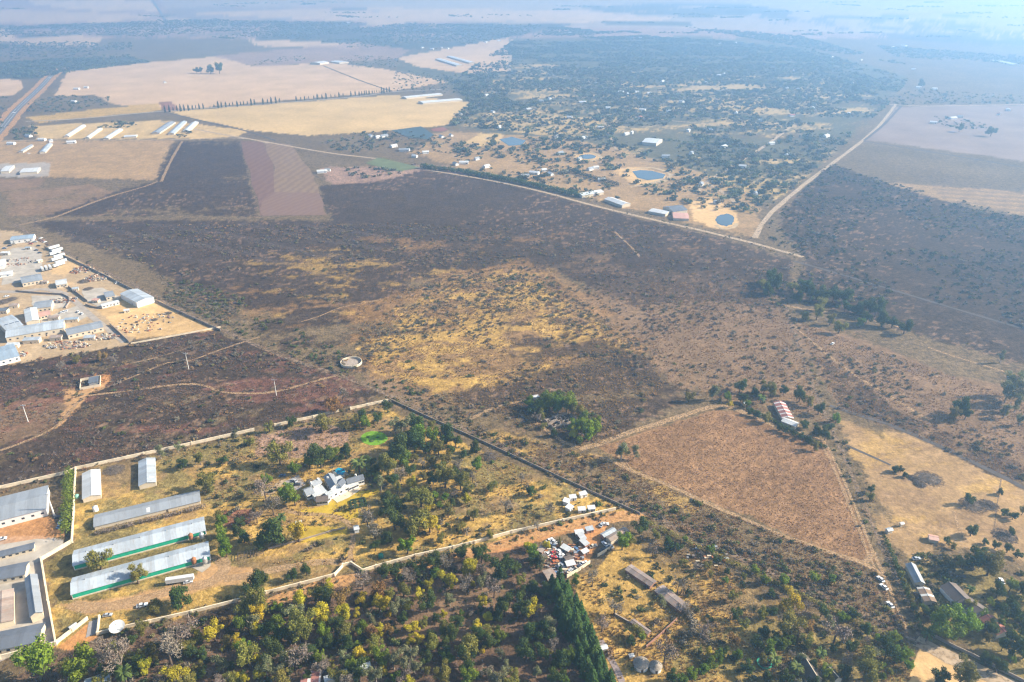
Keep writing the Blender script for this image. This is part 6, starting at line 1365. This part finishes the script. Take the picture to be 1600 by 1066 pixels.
def sample(poly, n, clump=0, thr=.5, seed=0):
    wp = [G(*p) for p in poly]; xs = [p.x for p in wp]; ys = [p.y for p in wp]; X = np.empty(0); Y = np.empty(0); tries = 0
    while len(X) < n and tries < 40:
        x = rng.uniform(min(xs), max(xs), n * 3); y = rng.uniform(min(ys), max(ys), n * 3); m = inpoly(x, y, wp)
        qx, qy = pix(x, np.maximum(y, 1))
        for ex, ey, er, es in ((1012, 275, 34, 14), (1133, 346, 24, 17), (918, 246, 20, 7), (800, 222, 28, 10), (584, 692, 30, 24), (876, 655, 16, 10)): m &= ((qx - ex) / er) ** 2 + ((qy - ey) / es) ** 2 > 1
        if clump: m &= rng.random(len(x)) < sstep(thr - .1, thr + .1, fbm(x, y, clump, 3, seed))
        X = np.concatenate([X, x[m]]); Y = np.concatenate([Y, y[m]]); tries += 1
    X, Y = drop(X[:n], Y[:n]); return np.stack([X, Y, hill(X, Y) - .05], 1)
P_CENTRAL = [(560, 480), (700, 430), (860, 430), (1000, 540), (1040, 600), (960, 690), (900, 700), (760, 650), (640, 610), (560, 560)]
P_DIAG = [(250, 430), (340, 450), (430, 500), (560, 560), (700, 625), (820, 690), (800, 700), (640, 630), (440, 548), (340, 505), (260, 470)]
P_TOP = [(60, 352), (1010, 348), (1240, 410), (1225, 470), (1000, 540), (860, 430), (560, 480), (300, 440)]
P_EAST = [(1010, 430), (1225, 470), (1290, 660), (1120, 632), (1040, 600), (1000, 540)]
P_LOWL = [(-60, 580), (330, 518), (600, 622), (420, 660), (110, 738), (-60, 775)]
P_SMOKE = [(1190, 360), (1300, 256), (1390, 285), (1640, 350), (1740, 590), (1430, 520), (1260, 440)]
P_SMOKE2 = [(1200, 350), (1290, 262), (1385, 282), (1370, 330), (1300, 380), (1250, 400)]
P_RIGHT = [(1240, 500), (1480, 585), (1640, 640), (1640, 775), (1400, 668), (1310, 640)]
P_STRIP = [(720, 665), (930, 712), (1130, 800), (1370, 892), (1420, 990), (1380, 985), (1000, 800), (800, 712)]
P_TALL = [(940, 698), (1118, 643), (1285, 692), (1365, 872), (1330, 870), (985, 733)]
P_ESTATE = [(240, 716), (600, 636), (720, 690), (980, 798), (720, 858), (590, 882), (400, 890), (340, 800), (320, 770)]
P_WOOD = [(60, 1030), (160, 1005), (370, 955), (530, 912), (720, 870), (820, 855), (860, 900), (930, 1080), (40, 1080)]
P_PAST = [(900, 900), (1000, 835), (1110, 875), (1250, 960), (1430, 1010), (1420, 1075), (960, 1075)]
P_FARM = [(1430, 860), (1620, 900), (1620, 1070), (1560, 1060), (1450, 990), (1425, 920)]
P_SUBURB = [(700, 195), (735, 160), (700, 130), (800, 66), (1000, 66), (1080, 60), (1270, 80), (1420, 125), (1390, 160), (1300, 245), (1200, 325), (1100, 285), (960, 232), (850, 212)]
P_BELOW = [(690, 205), (900, 220), (1110, 275), (1190, 315), (1170, 370), (1000, 328), (720, 260)]
def stuff(name, label, cat, zones, kinds, smin, smax, clump=0, thr=.5, power=2.0):
    pts = np.concatenate([sample(z, n, clump, thr, 60 + i) for i, (z, n) in enumerate(zones)])
    gn_scatter(name, pts, smin + (smax - smin) * rng.random(len(pts)) ** power, kinds, label, cat)
stuff('veld_bushes', 'mass of dry grey and olive bushes across the burnt veld', 'bushes', [(P_CENTRAL, 1900), (P_DIAG, 700), (P_EAST, 500), (P_TOP, 3600), (P_LOWL, 700), (P_STRIP, 240), (P_RIGHT, 420)], ['grey', 'olive', 'grey', 'tan'], .6, 2.6, 60, .5)
stuff('green_bushes', 'mass of green bushes along the boundary and tree belt', 'bushes', [(P_DIAG, 330), (P_STRIP, 150), ([(1180, 425), (1240, 440), (1430, 500), (1420, 535), (1300, 520), (1200, 475)], 170), ([(300, 440), (430, 480), (410, 510), (330, 480)], 60), ([(740, 425), (860, 430), (880, 470), (780, 480)], 90)], ['green', 'olive', 'green'], .9, 3.0, 50, .48)
stuff('smoke_bushes', 'mass of dark bush in the hazy burnt slope', 'bushes', [(P_SMOKE, 2600), (P_SMOKE2, 700)], ['dark', 'olive', 'grey', 'dark'], .8, 3.4, 70, .45)
stuff('estate_bushes', 'mass of low bushes through the estate and pasture', 'bushes', [(P_ESTATE, 420), (P_PAST, 210), (P_FARM, 260), (P_WOOD, 700)], ['olive', 'green', 'grey', 'dark'], .7, 3.0, 30, .48)
def along(pts, n, spread):
    wp = [G(*p) for p in pts]; out = []
    seg = np.array([(wp[i + 1] - wp[i]).length for i in range(len(wp) - 1)]); seg = seg / seg.sum()
    for k in range(n):
        i = int(rng.choice(len(seg), p=seg)); p = wp[i].lerp(wp[i + 1], rng.random()); out.append((p.x + rng.normal() * spread, p.y + rng.normal() * spread, -.05))
    return np.array(out)
wl_pts = np.concatenate([along([(-40, 776), (119, 738), (398, 677), (607, 630)], 150, 3.0), along([(156, 990), (368, 946), (523, 905)], 90, 2.5), along([(566, 897), (709, 860), (962, 800)], 120, 2.6), along([(610, 622), (800, 708), (1000, 800)], 170, 3.0), along([(1000, 797), (1200, 892), (1430, 1000)], 200, 4.0), along([(70, 383), (215, 452), (345, 512), (545, 590)], 150, 4.0), along([(640, 256), (840, 296), (1010, 338), (1255, 402)], 130, 7), along([(1226, 470), (1295, 660), (1372, 840), (1430, 980)], 170, 4)])
gn_scatter('wall_bushes', wl_pts, .6 + 1.7 * rng.random(len(wl_pts)) ** 2, ['olive', 'green', 'grey', 'tan'], 'weedy bushes growing along walls and fence lines', 'bushes')
stuff('suburb_trees', 'wooded suburb of countless small trees under the haze', 'woodland', [(P_SUBURB, 17000), (P_BELOW, 420)], ['far'], 2.5, 8.5, 120, .42, 1.5)
stuff('far_woods', 'far bluish woods along the hazy horizon', 'woodland', [([(-100, 46), (300, 32), (640, 38), (850, 40), (820, 54), (700, 78), (560, 80), (520, 68), (430, 60), (250, 60), (150, 55), (-100, 62)], 5000), ([(-60, 102), (80, 93), (200, 88), (235, 97), (120, 112), (60, 122), (-60, 122)], 1100), ([(1050, 40), (1250, 58), (1430, 105), (1260, 76)], 1200), ([(1370, 72), (1500, 82), (1620, 90), (1600, 104), (1400, 90)], 900), ([(-60, 65), (210, 68), (200, 88), (-60, 96)], 700), ([(860, 42), (1060, 62), (820, 66)], 1200)], ['far'], 3.5, 8, 400, .42, 1.2)
fl = []
for _i in range(60):
    x0, y0 = _r.uniform(-60, 1620), _r.uniform(4, 60); x1, y1 = x0 + _r.uniform(20, 110), y0 + _r.uniform(-1.5, 3)
    n = _r.randint(12, 40); t = rng.random(n)
    fl += [G(x0 + (x1 - x0) * q, y0 + (y1 - y0) * q + rng.normal() * .15) for q in t]
fx, fy = drop(np.array([p.x for p in fl]), np.array([p.y for p in fl]))
gn_scatter('far_tree_lines', np.stack([fx, fy, hill(fx, fy)], 1), rng.uniform(4, 9, len(fx)), ['far'], 'thin lines of trees between the farthest fields', 'trees')
stuff('field_woods', 'dark tree clumps between the straw fields', 'woodland', [([(40, 160), (90, 150), (170, 152), (168, 164), (110, 174), (45, 178)], 170), ([(20, 205), (55, 196), (62, 212), (25, 220)], 50), ([(150, 200), (190, 187), (215, 196), (195, 201)], 60), ([(270, 212), (300, 205), (300, 213), (280, 216)], 14), ([(390, 95), (470, 86), (480, 94), (400, 104)], 70), ([(530, 90), (555, 88), (620, 90), (625, 105), (555, 107)], 160), ([(620, 110), (740, 122), (760, 160), (690, 145), (610, 145)], 260), ([(500, 225), (560, 208), (610, 205), (600, 235), (540, 240)], 110), ([(520, 262), (600, 262), (640, 270), (560, 280)], 40),
      ([(590, 205), (620, 203), (700, 215), (730, 240), (640, 240)], 110), ([(800, 240), (900, 262), (970, 290), (960, 300), (830, 282)], 110), ([(1450, 180), (1540, 192), (1560, 205), (1480, 200)], 40), ([(1340, 160), (1440, 140), (1600, 150), (1600, 162), (1400, 165)], 260), ([(-40, 150), (20, 152), (10, 200), (-40, 220)], 60)], ['far'], 2.2, 5.5)
stuff('straw_tufts', 'countless pale straw tufts of dry grass', 'grass', [(P_CENTRAL, 9000), (P_ESTATE, 4200), (P_PAST, 4200)], ['straw'], .5, 1.3, 24, .47)
stuff('rust_tufts', 'countless rusty tussocks on the brown slopes', 'grass', [(P_EAST, 9000), (P_STRIP, 6500), (P_RIGHT, 7000)], ['rustgrass', 'rustgrass', 'straw'], .4, 1.0, 9, .35)
stuff('tall_grass', 'tall red-brown grass filling the fenced square field', 'grass', [(P_TALL, 12000)], ['rustgrass'], .2, .6)
stuff('ash_tufts', 'countless charred and ashy tufts on burnt ground', 'grass', [(P_TOP, 6000), (P_LOWL, 6500), (P_CENTRAL, 3500)], ['ash', 'rustgrass'], .5, 1.3, 20, .5)

# shrubs that stand out one by one
SHM = [lib_mesh('shrub_model', BM[k], 260, .12, low_lobes(8)).data for k in ('grey', 'olive', 'green', 'tan')]
SDESC = ['dry grey shrub', 'olive shrub', 'green shrub', 'straw-coloured shrub']
for zone, n, lab in [(P_CENTRAL, 110, 'scattered over the golden burnt veld'), (P_LOWL, 42, 'dotting the burnt ground below the works'), (P_STRIP, 34, 'in the strip below the tall red grass'), (P_EAST, 24, 'on the brown slope by the tree belt'), (P_RIGHT, 24, 'on the brown slope of the far side'), (P_PAST, 20, 'in the dry lower pasture')]:
    for p in sample(zone, n, 50, .5, 77):
        k = int(rng.integers(0, 4)); s = rng.uniform(1.4, 3.0)
        o = link('shrub', SHM[k], None, (p[0], p[1], 0), (0, 0, rng.random() * 6.28), (s, s * rng.uniform(.85, 1.15), s * rng.uniform(.7, 1.0)))
        tag(o, None, 'shrub', f'{SDESC[k]}s {lab}'); later_label(o, 'low ' + SDESC[k], *pix(p[0], p[1]))

# extra trees that thicken the woodland along the bottom edge
def fill(poly, n, kinds, rmin, rmax, gap):
    placed = [(float(t.split(',')[0]), float(t.split(',')[1])) for t in TREE_LIST.split()]; k = 0; tries = 0
    while k < n and tries < 6000:
        tries += 1
        px = rng.uniform(min(p[0] for p in poly), max(p[0] for p in poly)); py = rng.uniform(min(p[1] for p in poly), max(p[1] for p in poly))
        if not inpoly(np.array([px]), np.array([py]), poly)[0] or any(math.hypot(px - a, py - b) < gap for a, b in placed): continue
        if math.hypot((px - 584) / 38, (py - 692) / 28) < 1 or math.hypot((px - 525) / 62, (py - 765) / 42) < 1: continue
        placed.append((px, py)); tree(px, py, rng.uniform(rmin, rmax), kinds[int(rng.integers(0, len(kinds)))]); k += 1
plant_list()
fill([(300, 985), (530, 925), (720, 885), (800, 880), (880, 1000), (930, 1070), (280, 1075)], 85, 'dggdouyb', 4, 14, 12)
fill([(60, 1062), (160, 1015), (300, 985), (290, 1075), (60, 1075)], 20, 'boodg', 7, 12, 12)
fill([(1190, 900), (1410, 1000), (1410, 1070), (1180, 1070)], 36, 'gdobgu', 5, 10, 14)
fill([(1430, 945), (1470, 960), (1610, 900), (1610, 1045), (1500, 990)], 18, 'gdog', 6, 10, 17)
fill([(560, 640), (720, 690), (760, 740), (700, 800), (560, 760)], 26, 'ddogb', 5, 9, 13)
fill([(1020, 820), (1200, 905), (1150, 930), (1020, 860)], 14, 'dogb', 4, 7, 14)
flush_labels()
